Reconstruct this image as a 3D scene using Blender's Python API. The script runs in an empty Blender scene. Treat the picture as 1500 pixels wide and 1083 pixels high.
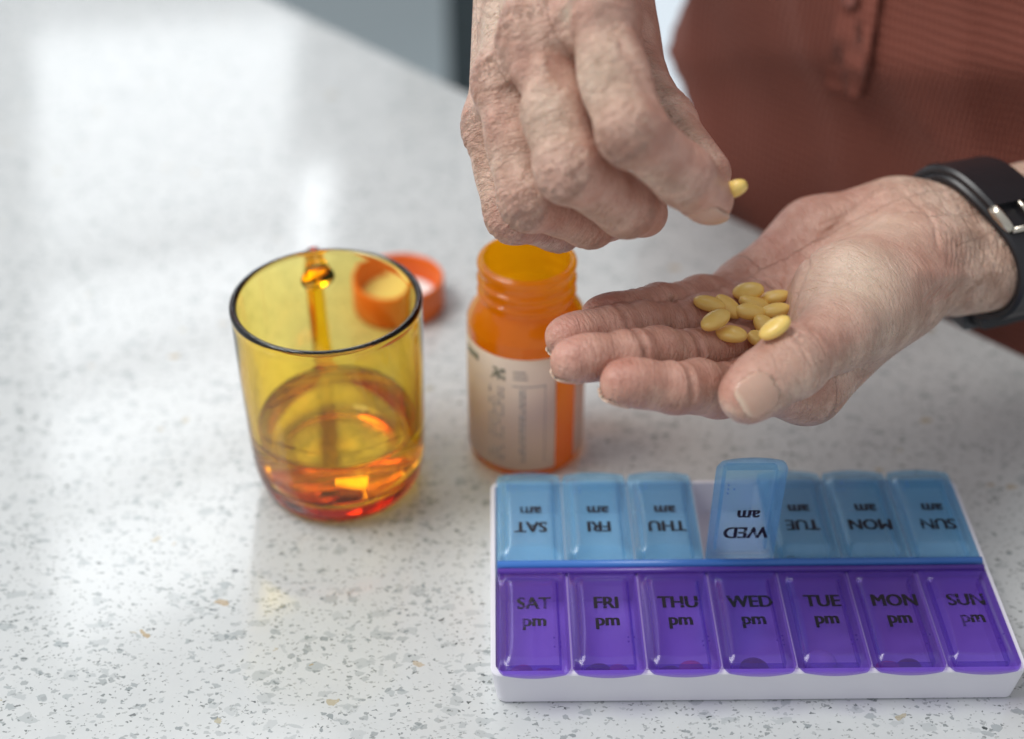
import bpy, bmesh, math, random
import numpy as np
from mathutils import Vector, Matrix, Euler

# ------------------------------------------------------------------ camera, world, lamps
SC = bpy.context.scene
COL = SC.collection
H = 0.414                      # lens height above the worktop (metres)
TH = math.radians(36.2)        # looking down
FPX = 2140.0                   # focal length in px of the 1500 px wide photograph
cT, sT = math.cos(TH), math.sin(TH)

cam_d = bpy.data.cameras.new('camera')
cam = bpy.data.objects.new('camera', cam_d)
COL.objects.link(cam)
cam.location = (0, 0, H)
cam.rotation_euler = (math.pi/2 - TH, 0, 0)
cam_d.sensor_width = 36
cam_d.lens = 36*FPX/1500
cam_d.clip_start = 0.01
cam_d.clip_end = 60
cam_d.dof.use_dof = True
cam_d.dof.focus_distance = 0.53
cam_d.dof.aperture_fstop = 3.8     # 51 mm lens
SC.camera = cam

world = bpy.data.worlds.new('World')
SC.world = world
world.use_nodes = True
bg = world.node_tree.nodes['Background']
bg.inputs[0].default_value = (0.92, 0.95, 1.0, 1)
bg.inputs[1].default_value = 0.44

def area(name, loc, target, sx, sy, power, color):
    l = bpy.data.lights.new(name, 'AREA')
    l.shape = 'RECTANGLE'; l.size = sx; l.size_y = sy
    l.energy = power; l.color = color
    o = bpy.data.objects.new(name, l); COL.objects.link(o)
    o.location = loc
    d = Vector(target) - Vector(loc)
    o.rotation_euler = d.to_track_quat('-Z', 'Y').to_euler()
    return o

# the kitchen window behind and to the left: glazed panes between dark glazing bars
WE = Vector((0.726, 0.688, 0)); WN = Vector((0.69, -0.724, 0))
WP = Vector((-0.85, 2.60, 0))
def pane(s0, s1, z0, z1, rad):
    c = WP + WE*((s0+s1)/2) + Vector((0, 0, (z0+z1)/2))
    w, h = s1-s0, z1-z0
    area('window_pane_light', c, c+WN, w, h, rad*math.pi*w*h, (0.93, 0.97, 1.0))
for (z0, z1, rad) in ((0.45, 0.96, 1.6), (1.04, 1.27, 2.7), (1.35, 1.64, 3.4), (1.72, 2.15, 4.0)):
    pane(0.06, 0.70, z0, z1, rad)
pane(0.735, 0.85, 0.86, 1.27, 3.6)
# added key lamp high behind, a window at the left, an added fill lamp
area('back_key_light', (-0.48, 1.62, 2.0), (0.0, 0.50, 0.05), 1.1, 0.8, 6, (0.96, 0.98, 1.0))
area('side_window_light', (-1.7, 1.15, 1.15), (0.0, 0.50, 0.08), 1.1, 1.1, 2, (0.95, 0.98, 1.0))
area('fill_light', (-1.45, 0.45, 2.6), (0.1, 0.45, 0.05), 1.4, 1.4, 60, (1.0, 0.985, 0.96))

SC.view_settings.view_transform = 'Standard'
SC.view_settings.look = 'None'
SC.view_settings.exposure = 0.15
SC.view_settings.gamma = 1.0
SC.render.engine = 'CYCLES'
cy = SC.cycles
cy.max_bounces = 20; cy.transmission_bounces = 16; cy.transparent_max_bounces = 24
cy.diffuse_bounces = 10; cy.glossy_bounces = 6; cy.volume_bounces = 0
cy.caustics_refractive = True; cy.caustics_reflective = False
cy.blur_glossy = 0.6
cy.sample_clamp_indirect = 6.0
cy.use_denoising = True

# ------------------------------------------------------------------ helpers
def P(u, v, d):
    """place of a point seen at (u, v) in the photograph, d metres along the view axis"""
    a = (u-750.0)/FPX*d; b = (541.5-v)/FPX*d
    return np.array([a, d*cT + b*sT, H - d*sT + b*cT])
def T(u, v, z=0.0):
    k = sT - (541.5-v)/FPX*cT
    return P(u, v, (H-z)/k)

def mesh_obj(name, verts, faces, mat=None, parent=None, smooth=True):
    me = bpy.data.meshes.new(name)
    me.from_pydata([tuple(map(float, v)) for v in verts], [], [tuple(int(i) for i in f) for f in faces])
    me.update()
    if smooth:
        me.polygons.foreach_set('use_smooth', [True]*len(me.polygons))
    o = bpy.data.objects.new(name, me); COL.objects.link(o)
    if mat: me.materials.append(mat)
    if parent: o.parent = parent
    return o

def bm_obj(name, bm, mat=None, parent=None, smooth=True, angle=None):
    me = bpy.data.meshes.new(name)
    bm.normal_update(); bm.to_mesh(me); bm.free()
    if smooth:
        me.polygons.foreach_set('use_smooth', [True]*len(me.polygons))
        if angle is not None: me.set_sharp_from_angle(angle=math.radians(angle))
    o = bpy.data.objects.new(name, me); COL.objects.link(o)
    if mat: me.materials.append(mat)
    if parent: o.parent = parent
    return o

def tag(o, label=None, cat=None, group=None, kind=None):
    if label: o['label'] = label
    if cat: o['category'] = cat
    if group: o['group'] = group
    if kind: o['kind'] = kind
    return o

def empty(name, loc=(0, 0, 0), rz=0.0):
    o = bpy.data.objects.new(name, None); COL.objects.link(o)
    o.empty_display_size = 0.02
    o.location = loc; o.rotation_euler = (0, 0, rz)
    return o

def lathe(prof, n=96, close=False):
    """profile [(r, z)...] turned round z; r==0 ends become poles"""
    V = []; F = []; rings = []
    for r, z in prof:
        if r < 1e-9:
            rings.append([len(V)]); V.append((0, 0, z))
        else:
            rings.append(list(range(len(V), len(V)+n)))
            for i in range(n):
                a = 2*math.pi*i/n
                V.append((r*math.cos(a), r*math.sin(a), z))
    m = len(rings)
    for k in range(m if close else m-1):
        A, B = rings[k], rings[(k+1) % m]
        for i in range(n):
            j = (i+1) % n
            if len(A) == 1 and len(B) == 1: continue
            if len(A) == 1: F.append((A[0], B[j], B[i]))
            elif len(B) == 1: F.append((A[i], A[j], B[0]))
            else: F.append((A[i], A[j], B[j], B[i]))
    return V, F

def smooth_prof(pts, sub=6):
    """Catmull-Rom through profile points"""
    out = []
    n = len(pts)
    for i in range(n-1):
        p0 = np.array(pts[max(i-1, 0)]); p1 = np.array(pts[i]); p2 = np.array(pts[i+1]); p3 = np.array(pts[min(i+2, n-1)])
        for k in range(sub):
            t = k/sub
            q = 0.5*((2*p1)+(-p0+p2)*t+(2*p0-5*p1+4*p2-p3)*t*t+(-p0+3*p1-3*p2+p3)*t**3)
            out.append((max(q[0], 0.0), q[1]))
    out.append(tuple(pts[-1]))
    return out

def add_box(bm, lo, hi, bevel=0.0):
    vs = [bm.verts.new((x, y, z)) for x in (lo[0], hi[0]) for y in (lo[1], hi[1]) for z in (lo[2], hi[2])]
    fs = [(0, 1, 3, 2), (4, 6, 7, 5), (0, 4, 5, 1), (2, 3, 7, 6), (0, 2, 6, 4), (1, 5, 7, 3)]
    ff = [bm.faces.new([vs[i] for i in f]) for f in fs]
    if bevel > 0:
        ed = list({e for f in ff for e in f.edges})
        bmesh.ops.bevel(bm, geom=ed, offset=bevel, segments=2, profile=0.5, affect='EDGES')

def tube(path, radii, n=16, cap=True, flat=None):
    """swept tube with radii (a, b) per point"""
    path = [Vector(p) for p in path]
    V = []; F = []
    up = Vector((0, 0, 1))
    prevx = None
    for i, p in enumerate(path):
        t = (path[min(i+1, len(path)-1)] - path[max(i-1, 0)]).normalized()
        x = (prevx if prevx else t.orthogonal())
        x = (x - t*x.dot(t)).normalized(); prevx = x
        y = t.cross(x)
        r = radii[i] if isinstance(radii, list) else radii
        ra, rb = r if isinstance(r, tuple) else (r, r)
        for k in range(n):
            a = 2*math.pi*k/n
            q = p + x*(ra*math.cos(a)) + y*(rb*math.sin(a))
            V.append(tuple(q))
    for i in range(len(path)-1):
        for k in range(n):
            j = (k+1) % n
            F.append((i*n+k, i*n+j, (i+1)*n+j, (i+1)*n+k))
    if cap:
        F.append(tuple(range(n-1, -1, -1)))
        F.append(tuple(range((len(path)-1)*n, len(path)*n)))
    return V, F

# ------------------------------------------------------------------ materials
class N:
    def __init__(self, name):
        self.m = bpy.data.materials.new(name); self.m.use_nodes = True
        self.t = self.m.node_tree; self.t.nodes.clear()
        self.out = self.t.nodes.new('ShaderNodeOutputMaterial')
    def n(self, typ, **kw):
        nd = self.t.nodes.new(typ)
        for k, v in kw.items(): setattr(nd, k, v)
        return nd
    def set(self, nd, **kw):
        for k, v in kw.items():
            k = k.replace('_', ' ')
            self.put(nd.inputs[k], v)
        return nd
    def put(self, sock, v):
        if isinstance(v, bpy.types.NodeSocket): self.t.links.new(v, sock)
        elif isinstance(v, (tuple, list)) and len(v) == 3 and sock.type == 'RGBA': sock.default_value = (*v, 1)
        else: sock.default_value = v
    def math(self, op, a, b=None, c=None, clamp=False):
        nd = self.n('ShaderNodeMath', operation=op, use_clamp=clamp)
        for i, x in enumerate((a, b, c)):
            if x is not None: self.put(nd.inputs[i], x)
        return nd.outputs[0]
    def mix(self, f, a, b, mode='MIX'):
        nd = self.n('ShaderNodeMix', data_type='RGBA', blend_type=mode)
        self.put(nd.inputs[0], f); self.put(nd.inputs[6], a); self.put(nd.inputs[7], b)
        return nd.outputs[2]
    def noise(self, vec, scale, detail=3, rough=0.55, dist=0.0):
        nd = self.n('ShaderNodeTexNoise')
        self.put(nd.inputs['Scale'], scale); nd.inputs['Detail'].default_value = detail
        nd.inputs['Roughness'].default_value = rough; nd.inputs['Distortion'].default_value = dist
        if vec is not None: self.put(nd.inputs['Vector'], vec)
        return nd
    def voro(self, vec, scale, feature='F1', rnd=1.0):
        nd = self.n('ShaderNodeTexVoronoi', feature=feature)
        self.put(nd.inputs['Scale'], scale); nd.inputs['Randomness'].default_value = rnd
        if vec is not None: self.put(nd.inputs['Vector'], vec)
        return nd
    def ramp(self, f, pts):
        nd = self.n('ShaderNodeValToRGB')
        el = nd.color_ramp.elements
        while len(el) < len(pts): el.new(0.5)
        for e, (p, c) in zip(el, pts):
            e.position = p; e.color = (*c, 1) if len(c) == 3 else c
        self.put(nd.inputs[0], f)
        return nd.outputs[0]
    def smooth(self, x, lo, hi):
        nd = self.n('ShaderNodeMapRange', interpolation_type='SMOOTHSTEP')
        self.put(nd.inputs[0], x); nd.inputs[1].default_value = lo; nd.inputs[2].default_value = hi
        return nd.outputs[0]
    def bsdf(self, **kw):
        nd = self.n('ShaderNodeBsdfPrincipled')
        self.set(nd, **kw)
        return nd
    def bump(self, h, strength, dist):
        nd = self.n('ShaderNodeBump')
        nd.inputs['Strength'].default_value = strength; nd.inputs['Distance'].default_value = dist
        self.put(nd.inputs['Height'], h)
        return nd.outputs[0]
    def done(self, surf, vol=None):
        self.t.links.new(surf, self.out.inputs['Surface'])
        if vol: self.t.links.new(vol, self.out.inputs['Volume'])
        return self.m
    def obj(self): return self.n('ShaderNodeTexCoord').outputs['Object']
    def pos(self): return self.n('ShaderNodeNewGeometry').outputs['Position']
    def attr(self, name): 
        return self.n('ShaderNodeAttribute', attribute_name=name)

def mat_quartz():
    m = N('speckled_quartz')
    p = m.obj()
    wob = m.noise(p, 420, 2, 0.6)
    dv = m.n('ShaderNodeVectorMath', operation='SCALE'); m.put(dv.inputs[0], wob.outputs['Color']); dv.inputs['Scale'].default_value = 0.0022
    pp = m.n('ShaderNodeVectorMath', operation='ADD'); m.put(pp.inputs[0], p); m.put(pp.inputs[1], dv.outputs[0])
    q = pp.outputs[0]
    cloud = m.noise(p, 60, 4, 0.6).outputs['Fac']
    base = m.mix(cloud, (0.56, 0.585, 0.59), (0.64, 0.66, 0.655))
    # the pale crystalline matrix
    vg = m.voro(q, 900)
    base = m.mix(m.math('MULTIPLY', vg.outputs['Color'], 0.10), base, (0.46, 0.48, 0.49))
    def chips(col, scale, pick_p, gap, c0, c1, seed, alpha, rot):
        mp = m.n('ShaderNodeMapping'); mp.inputs['Location'].default_value = (seed, seed*1.7, seed*0.3)
        mp.inputs['Rotation'].default_value = (0.3, 0.4, rot); mp.inputs['Scale'].default_value = (1, 1.55, 1.2)
        m.put(mp.inputs['Vector'], q)
        v = m.voro(mp.outputs[0], scale); e = m.voro(mp.outputs[0], scale, 'DISTANCE_TO_EDGE')
        sp = m.n('ShaderNodeSeparateColor'); m.put(sp.inputs[0], v.outputs['Color'])
        pick = m.math('LESS_THAN', sp.outputs[0], pick_p)
        g = m.math('MULTIPLY_ADD', sp.outputs[1], 0.16, gap)
        f = m.math('MULTIPLY', pick, m.smooth(m.math('SUBTRACT', e.outputs['Distance'], g), 0.0, 0.035))
        f = m.math('MULTIPLY', f, m.math('MULTIPLY_ADD', sp.outputs[2], 0.45*alpha, 0.55*alpha))
        return m.mix(f, col, m.mix(sp.outputs[1], c0, c1))
    base = chips(base, 135, 0.17, 0.06, (0.36, 0.395, 0.40), (0.44, 0.47, 0.475), 3.1, 0.72, 0.4)
    base = chips(base, 210, 0.13, 0.07, (0.27, 0.31, 0.32), (0.42, 0.445, 0.45), 7.7, 0.75, 1.5)
    base = chips(base, 330, 0.14, 0.08, (0.19, 0.225, 0.23), (0.38, 0.40, 0.40), 1.3, 0.8, 2.3)
    base = chips(base, 520, 0.13, 0.09, (0.13, 0.155, 0.155), (0.35, 0.365, 0.355), 5.9, 0.85, 0.9)
    base = chips(base, 800, 0.13, 0.09, (0.08, 0.10, 0.10), (0.36, 0.37, 0.35), 4.4, 0.85, 2.9)
    base = chips(base, 430, 0.014, 0.06, (0.035, 0.045, 0.045), (0.10, 0.11, 0.11), 8.4, 0.95, 0.1)
    base = chips(base, 190, 0.010, 0.08, (0.42, 0.29, 0.13), (0.42, 0.38, 0.25), 9.2, 0.9, 1.1)
    rgh = m.math('MULTIPLY_ADD', m.noise(p, 25, 3).outputs['Fac'], 0.05, 0.085)
    b = m.bsdf(Base_Color=base, Roughness=rgh, IOR=1.52)
    m.put(b.inputs['Specular IOR Level'], 0.6)
    return m.done(b.outputs[0])

def mat_simple(name, col, rough=0.5, noise_amt=0.08, scale=80, **kw):
    m = N(name)
    p = m.obj()
    n = m.noise(p, scale, 4).outputs['Fac']
    dark = tuple(c*(1-noise_amt) for c in col); lite = tuple(min(1, c*(1+noise_amt)) for c in col)
    b = m.bsdf(Base_Color=m.mix(n, dark, lite), Roughness=rough, **kw)
    m.put(b.inputs['Normal'], m.bump(n, 0.08, 0.0005))
    return m.done(b.outputs[0])

def mat_amber_glass():
    m = N('amber_glass')
    g = m.n('ShaderNodeBsdfGlass'); g.inputs['IOR'].default_value = 1.5; g.inputs['Roughness'].default_value = 0.0
    g.inputs['Color'].default_value = (1, 1, 1, 1)
    v = m.n('ShaderNodeVolumeAbsorption'); v.inputs['Color'].default_value = (0.985, 0.878, 0.10, 1); v.inputs['Density'].default_value = 450
    return m.done(g.outputs[0], v.outputs[0])

def mat_water():
    m = N('clear_water')
    g = m.n('ShaderNodeBsdfGlass'); g.inputs['IOR'].default_value = 1.33; g.inputs['Color'].default_value = (1, 1, 1, 1)
    g.inputs['Roughness'].default_value = 0.0
    return m.done(g.outputs[0])

def mat_orange_plastic():
    m = N('orange_translucent_plastic')
    tr = m.n('ShaderNodeBsdfTransparent'); tr.inputs[0].default_value = (1.0, 0.72, 0.07, 1)
    d = m.bsdf(Base_Color=(1.0, 0.36, 0.010), Roughness=0.2)
    tl = m.n('ShaderNodeBsdfTranslucent'); tl.inputs[0].default_value = (1.0, 0.56, 0.03, 1)
    a = m.n('ShaderNodeMixShader'); a.inputs[0].default_value = 0.6
    m.t.links.new(d.outputs[0], a.inputs[1]); m.t.links.new(tl.outputs[0], a.inputs[2])
    s = m.n('ShaderNodeMixShader'); s.inputs[0].default_value = 0.62
    m.t.links.new(a.outputs[0], s.inputs[1]); m.t.links.new(tr.outputs[0], s.inputs[2])
    gl = m.n('ShaderNodeBsdfGlossy'); gl.inputs['Roughness'].default_value = 0.07
    fr = m.n('ShaderNodeFresnel'); fr.inputs['IOR'].default_value = 1.48
    s2 = m.n('ShaderNodeMixShader'); m.put(s2.inputs[0], m.math('MULTIPLY', fr.outputs[0], m.math('MULTIPLY_ADD', m.n('ShaderNodeNewGeometry').outputs['Backfacing'], -0.85, 1.0)))
    m.t.links.new(s.outputs[0], s2.inputs[1]); m.t.links.new(gl.outputs[0], s2.inputs[2])
    return m.done(s2.outputs[0])

def mat_lid(name, tint, body, clear=0.6):
    """tinted see-through plastic of a lid"""
    m = N(name)
    p = m.pos()
    n = m.noise(p, 140, 4).outputs['Fac']
    tr = m.n('ShaderNodeBsdfTransparent'); tr.inputs[0].default_value = (*tint, 1)
    pr = m.bsdf(Base_Color=m.mix(n, tuple(c*0.9 for c in body), body), Roughness=0.22)
    m.put(pr.inputs['Normal'], m.bump(n, 0.05, 0.0004))
    tl = m.n('ShaderNodeBsdfTranslucent'); tl.inputs[0].default_value = (*body, 1)
    a = m.n('ShaderNodeMixShader'); a.inputs[0].default_value = 0.15
    m.t.links.new(pr.outputs[0], a.inputs[1]); m.t.links.new(tl.outputs[0], a.inputs[2])
    s = m.n('ShaderNodeMixShader'); s.inputs[0].default_value = clear
    m.t.links.new(a.outputs[0], s.inputs[1]); m.t.links.new(tr.outputs[0], s.inputs[2])
    gl = m.n('ShaderNodeBsdfGlossy'); gl.inputs['Roughness'].default_value = 0.16
    fr = m.n('ShaderNodeFresnel'); fr.inputs['IOR'].default_value = 1.45
    s2 = m.n('ShaderNodeMixShader'); m.put(s2.inputs[0], m.math('MULTIPLY', fr.outputs[0], m.math('MULTIPLY_ADD', m.n('ShaderNodeNewGeometry').outputs['Backfacing'], -0.85, 1.0)))
    m.t.links.new(s.outputs[0], s2.inputs[1]); m.t.links.new(gl.outputs[0], s2.inputs[2])
    return m.done(s2.outputs[0])

def mat_print(wear=0.47):
    """black print that has partly rubbed off"""
    m = N('worn_black_print')
    p = m.pos()
    n = m.noise(p, 330, 3, 0.7).outputs['Fac']
    big = m.noise(p, 38, 1).outputs['Fac']
    f = m.math('ADD', n, m.math('MULTIPLY_ADD', big, 0.5, -0.25))
    keep = m.smooth(f, wear-0.05, wear-0.01)
    keep = m.math('MULTIPLY_ADD', keep, 0.9, 0.1)
    tr = m.n('ShaderNodeBsdfTransparent')
    b = m.bsdf(Base_Color=(0.012, 0.012, 0.018), Roughness=0.4)
    s = m.n('ShaderNodeMixShader'); m.put(s.inputs[0], keep)
    m.t.links.new(tr.outputs[0], s.inputs[1]); m.t.links.new(b.outputs[0], s.inputs[2])
    return m.done(s.outputs[0])

def mat_skin():
    m = N('aged_skin')
    p = m.pos()
    red = m.attr('red').outputs['Fac']
    red = m.math('MAXIMUM', red, m.math('MULTIPLY', m.attr('palmar').outputs['Fac'], 0.62))
    pale = m.attr('pale').outputs['Fac']
    nail = m.attr('nail').outputs['Fac']
    tipn = m.attr('nail_edge').outputs['Fac']
    palm = m.attr('palmar').outputs['Fac']
    mott = m.noise(p, 85, 5, 0.65).outputs['Fac']
    fine = m.noise(p, 420, 4, 0.6).outputs['Fac']
    c = m.mix(m.smooth(mott, 0.35, 0.68), (0.53, 0.33, 0.245), (0.78, 0.555, 0.435))
    c = m.mix(m.math('MULTIPLY', red, 0.85), c, m.mix(mott, (0.45, 0.165, 0.125), (0.60, 0.265, 0.21)))  # skin redness; its dark tone also puts shade of the fingers into the colour
    c = m.mix(m.math('MULTIPLY', pale, 0.8), c, m.mix(mott, (0.68, 0.52, 0.39), (0.82, 0.68, 0.54)))
    # age spots and blotches
    sp = m.noise(p, 190, 2, 0.4).outputs['Fac']
    spot = m.math('MULTIPLY', m.smooth(sp, 0.66, 0.74), m.math('SUBTRACT', 1.0, palm))
    c = m.mix(m.math('MULTIPLY', spot, 0.45), c, (0.30, 0.155, 0.095))
    pores = m.voro(p, 1500).outputs['Distance']
    c = m.mix(m.math('MULTIPLY', m.smooth(pores, 0.25, 0.0), 0.10), c, (0.35, 0.18, 0.13))
    # fine relief: criss-cross lines and pores
    def lines(sx, sy, sz, rot, sc):
        mp = m.n('ShaderNodeMapping'); mp.inputs['Scale'].default_value = (sx, sy, sz); mp.inputs['Rotation'].default_value = rot
        m.put(mp.inputs['Vector'], p)
        return m.voro(mp.outputs[0], sc, 'DISTANCE_TO_EDGE').outputs['Distance']
    l1 = m.smooth(lines(1, 2.2, 1.6, (0.2, 0.4, 0.6), 400), 0.0, 0.30)
    l2 = m.smooth(lines(2.0, 1, 1.5, (0.5, 0.1, -0.5), 680), 0.0, 0.30)
    lin = m.math('MULTIPLY', m.math('SUBTRACT', 1.0, m.math('MULTIPLY', l1, l2)), m.math('MULTIPLY_ADD', palm, -0.06, 0.11))
    c = m.mix(lin, c, (0.24, 0.125, 0.085))
    nc = m.mix(mott, (0.53, 0.33, 0.25), (0.64, 0.43, 0.335))
    nc = m.mix(tipn, nc, (0.74, 0.60, 0.46))
    c = m.mix(nail, c, nc)
    wr = m.noise(p, 130, 4, 0.6, 0.8).outputs['Fac']
    fl = m.attr('flow').outputs['Vector']
    def bands(sx, sy, sc, det, dist):
        mp = m.n('ShaderNodeMapping'); mp.inputs['Scale'].default_value = (sx, sy, sy); m.put(mp.inputs['Vector'], fl)
        return m.noise(mp.outputs[0], sc, det, 0.6, dist).outputs['Fac']
    w1 = bands(1.0, 0.26, 720, 4, 0.6); w2 = bands(1.0, 0.32, 420, 3, 0.8)
    h = m.math('ADD', m.math('MULTIPLY', l1, 0.22), m.math('MULTIPLY', l2, 0.16))
    h = m.math('ADD', h, m.math('MULTIPLY', wr, 1.0))
    h = m.math('ADD', h, m.math('MULTIPLY', m.smooth(w1, 0.38, 0.56), 0.55))
    h = m.math('ADD', h, m.math('MULTIPLY', m.smooth(w2, 0.36, 0.52), 0.85))
    h = m.math('MULTIPLY', h, m.math('MULTIPLY_ADD', nail, -0.92, 1.0))
    h = m.math('MULTIPLY', h, m.math('MULTIPLY_ADD', palm, -0.68, 1.0))
    b = m.bsdf(Base_Color=c)
    m.put(b.inputs['Roughness'], m.math('MULTIPLY_ADD', nail, -0.18, 0.38))
    m.put(b.inputs['Normal'], m.bump(h, 0.72, 0.0010))
    m.put(b.inputs['Subsurface Weight'], 0.25)
    b.inputs['Subsurface Radius'].default_value = (1.0, 0.35, 0.2)
    b.inputs['Subsurface Scale'].default_value = 0.0025
    m.put(b.inputs['Specular IOR Level'], 0.45)
    return m.done(b.outputs[0])

def mat_shirt():
    m = N('rust_ribbed_cotton')
    p = m.obj()
    w = m.n('ShaderNodeTexWave', wave_type='BANDS', bands_direction='X')
    w.inputs['Scale'].default_value = 150; w.inputs['Distortion'].default_value = 1.0; w.inputs['Detail'].default_value = 2
    m.put(w.inputs['Vector'], p)
    w2 = m.n('ShaderNodeTexWave', wave_type='BANDS', bands_direction='Z')
    w2.inputs['Scale'].default_value = 74; w2.inputs['Distortion'].default_value = 1.5
    m.put(w2.inputs['Vector'], p)
    n = m.noise(p, 55, 5, 0.6).outputs['Fac']
    fine = m.noise(p, 900, 2).outputs['Fac']
    c = m.mix(n, (0.115, 0.025, 0.014), (0.20, 0.048, 0.027))
    rib = m.math('ADD', w.outputs['Fac'], m.math('MULTIPLY', w2.outputs['Fac'], 0.8))
    c = m.mix(m.math('MULTIPLY', rib, 0.62), c, (0.22, 0.066, 0.044))
    b = m.bsdf(Base_Color=c, Roughness=0.85)
    m.put(b.inputs['Sheen Weight'], 0.15); m.put(b.inputs['Sheen Roughness'], 0.4)
    b.inputs['Sheen Tint'].default_value = (0.9, 0.5, 0.4, 1)
    h = m.math('ADD', rib, m.math('MULTIPLY', fine, 0.6))
    m.put(b.inputs['Normal'], m.bump(h, 0.6, 0.0008))
    return m.done(b.outputs[0])

def mat_label():
    m = N('label_paper')
    p = m.obj()
    n = m.noise(p, 90, 3).outputs['Fac']
    b = m.bsdf(Base_Color=m.mix(n, (0.88, 0.80, 0.70), (0.92, 0.86, 0.77)), Roughness=0.45)
    tl = m.n('ShaderNodeBsdfTranslucent'); tl.inputs[0].default_value = (0.85, 0.75, 0.6, 1)
    s = m.n('ShaderNodeMixShader'); s.inputs[0].default_value = 0.5
    m.t.links.new(b.outputs[0], s.inputs[1]); m.t.links.new(tl.outputs[0], s.inputs[2])
    return m.done(s.outputs[0])

def mat_pill(name, c0, c1):
    m = N(name)
    p = m.pos()
    n = m.noise(p, 500, 3).outputs['Fac']
    b = m.bsdf(Base_Color=m.mix(n, c0, c1), Roughness=0.26)
    m.put(b.inputs['Subsurface Weight'], 0.15); b.inputs['Subsurface Radius'].default_value = (1, 0.7, 0.3); b.inputs['Subsurface Scale'].default_value = 0.001
    m.put(b.inputs['Normal'], m.bump(m.noise(p, 1600, 2).outputs['Fac'], 0.12, 0.0003))
    return m.done(b.outputs[0])

M = dict(
    quartz=mat_quartz(), skin=mat_skin(), shirt=mat_shirt(),
    glass=mat_amber_glass(), water=mat_water(), orange=mat_orange_plastic(),
    cap=mat_simple('orange_cap_plastic', (0.80, 0.155, 0.012), 0.35, 0.05),
    liner=mat_simple('white_liner', (0.80, 0.77, 0.74), 0.6, 0.03),
    white=mat_simple('white_plastic', (0.74, 0.73, 0.80), 0.38, 0.02, 60),
    blue=mat_lid('blue_clear_plastic', (0.80, 0.935, 0.998), (0.30, 0.68, 1.0), 0.74),
    purple=mat_lid('purple_clear_plastic', (0.745, 0.645, 0.955), (0.22, 0.11, 0.66), 0.85),
    blue_rail=mat_simple('blue_solid_plastic', (0.05, 0.18, 0.55), 0.3, 0.05),
    purple_rail=mat_simple('purple_solid_plastic', (0.09, 0.035, 0.32), 0.3, 0.05),
    ink=mat_print(0.405), ink_worn=mat_print(0.50),
    label=mat_label(),
    print_grey=mat_simple('grey_print', (0.36, 0.34, 0.32), 0.6, 0.1, 300),
    print_dark=mat_simple('dark_print', (0.27, 0.265, 0.21), 0.6, 0.3, 300),
    pill=mat_pill('yellow_pill', (0.87, 0.59, 0.15), (0.93, 0.68, 0.21)),
    rubber=mat_simple('black_rubber', (0.014, 0.014, 0.017), 0.38, 0.2, 200),
    greyplastic=mat_simple('dark_grey_plastic', (0.06, 0.062, 0.068), 0.4, 0.1, 200),
    steel=mat_simple('brushed_steel', (0.62, 0.57, 0.48), 0.28, 0.06, 300, Metallic=1.0),
    floor=mat_simple('grey_floor', (0.33, 0.39, 0.41), 0.5, 0.06, 3),
    cabinet=mat_simple('dark_grey_cabinet', (0.06, 0.075, 0.08), 0.5, 0.08, 8),
    palewall=mat_simple('pale_blue_wall', (0.72, 0.80, 0.86), 0.7, 0.05, 5),
    button=mat_simple('rust_button', (0.22, 0.07, 0.05), 0.35, 0.1, 300),
)

# ------------------------------------------------------------------ setting
ED = np.array([0.688, -0.726]); EN = np.array([0.726, 0.688])
def eline(u, v): return T(u, v)[:2]
e0 = eline(400, 0); e1 = eline(1500, 520)
ed = (e1-e0)/np.linalg.norm(e1-e0); en = np.array([-ed[1], ed[0]])   # along the edge / outwards
bm = bmesh.new()
thk = 0.03
A = e0 - ed*1.9; B = e0 + ed*2.4
Cc = B - en*2.2; Dd = A - en*2.2
top = [bm.verts.new((*q, 0)) for q in (A, B, Cc, Dd)]
bot = [bm.verts.new((*q, -thk)) for q in (A, B, Cc, Dd)]
bm.faces.new(top[::-1]); bm.faces.new(bot)
for i in range(4):
    j = (i+1) % 4
    bm.faces.new((top[i], top[j], bot[j], bot[i]))
bmesh.ops.recalc_face_normals(bm, faces=bm.faces[:])
bmesh.ops.bevel(bm, geom=[e for e in bm.edges], offset=0.003, segments=3, profile=0.5, affect='EDGES')
ct = bm_obj('countertop', bm, M['quartz'], smooth=True, angle=25)
tag(ct, kind='structure')

bm = bmesh.new(); add_box(bm, (-4, -2, -0.95), (5, 6, -0.9))
tag(bm_obj('floor', bm, M['floor'], smooth=False), kind='structure')

# base cabinet under the worktop
bm = bmesh.new()
A2 = A - en*0.30; B2 = B - en*0.30; C2 = B - en*1.0; D2 = A - en*1.0
tp = [bm.verts.new((*q, -thk-0.0005)) for q in (A2, B2, C2, D2)]; bt = [bm.verts.new((*q, -0.9)) for q in (A2, B2, C2, D2)]
bm.faces.new(tp[::-1]); bm.faces.new(bt)
for i in range(4):
    j = (i+1) % 4
    bm.faces.new((tp[i], tp[j], bt[j], bt[i]))
bmesh.ops.recalc_face_normals(bm, faces=bm.faces[:])
tag(bm_obj('wall', bm, M['palewall'], smooth=False), kind='structure')

def T_at_y(u, v, y):
    b = (541.5-v)/FPX
    d = y/(cT + b*sT)
    return P(u, v, d)

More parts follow.
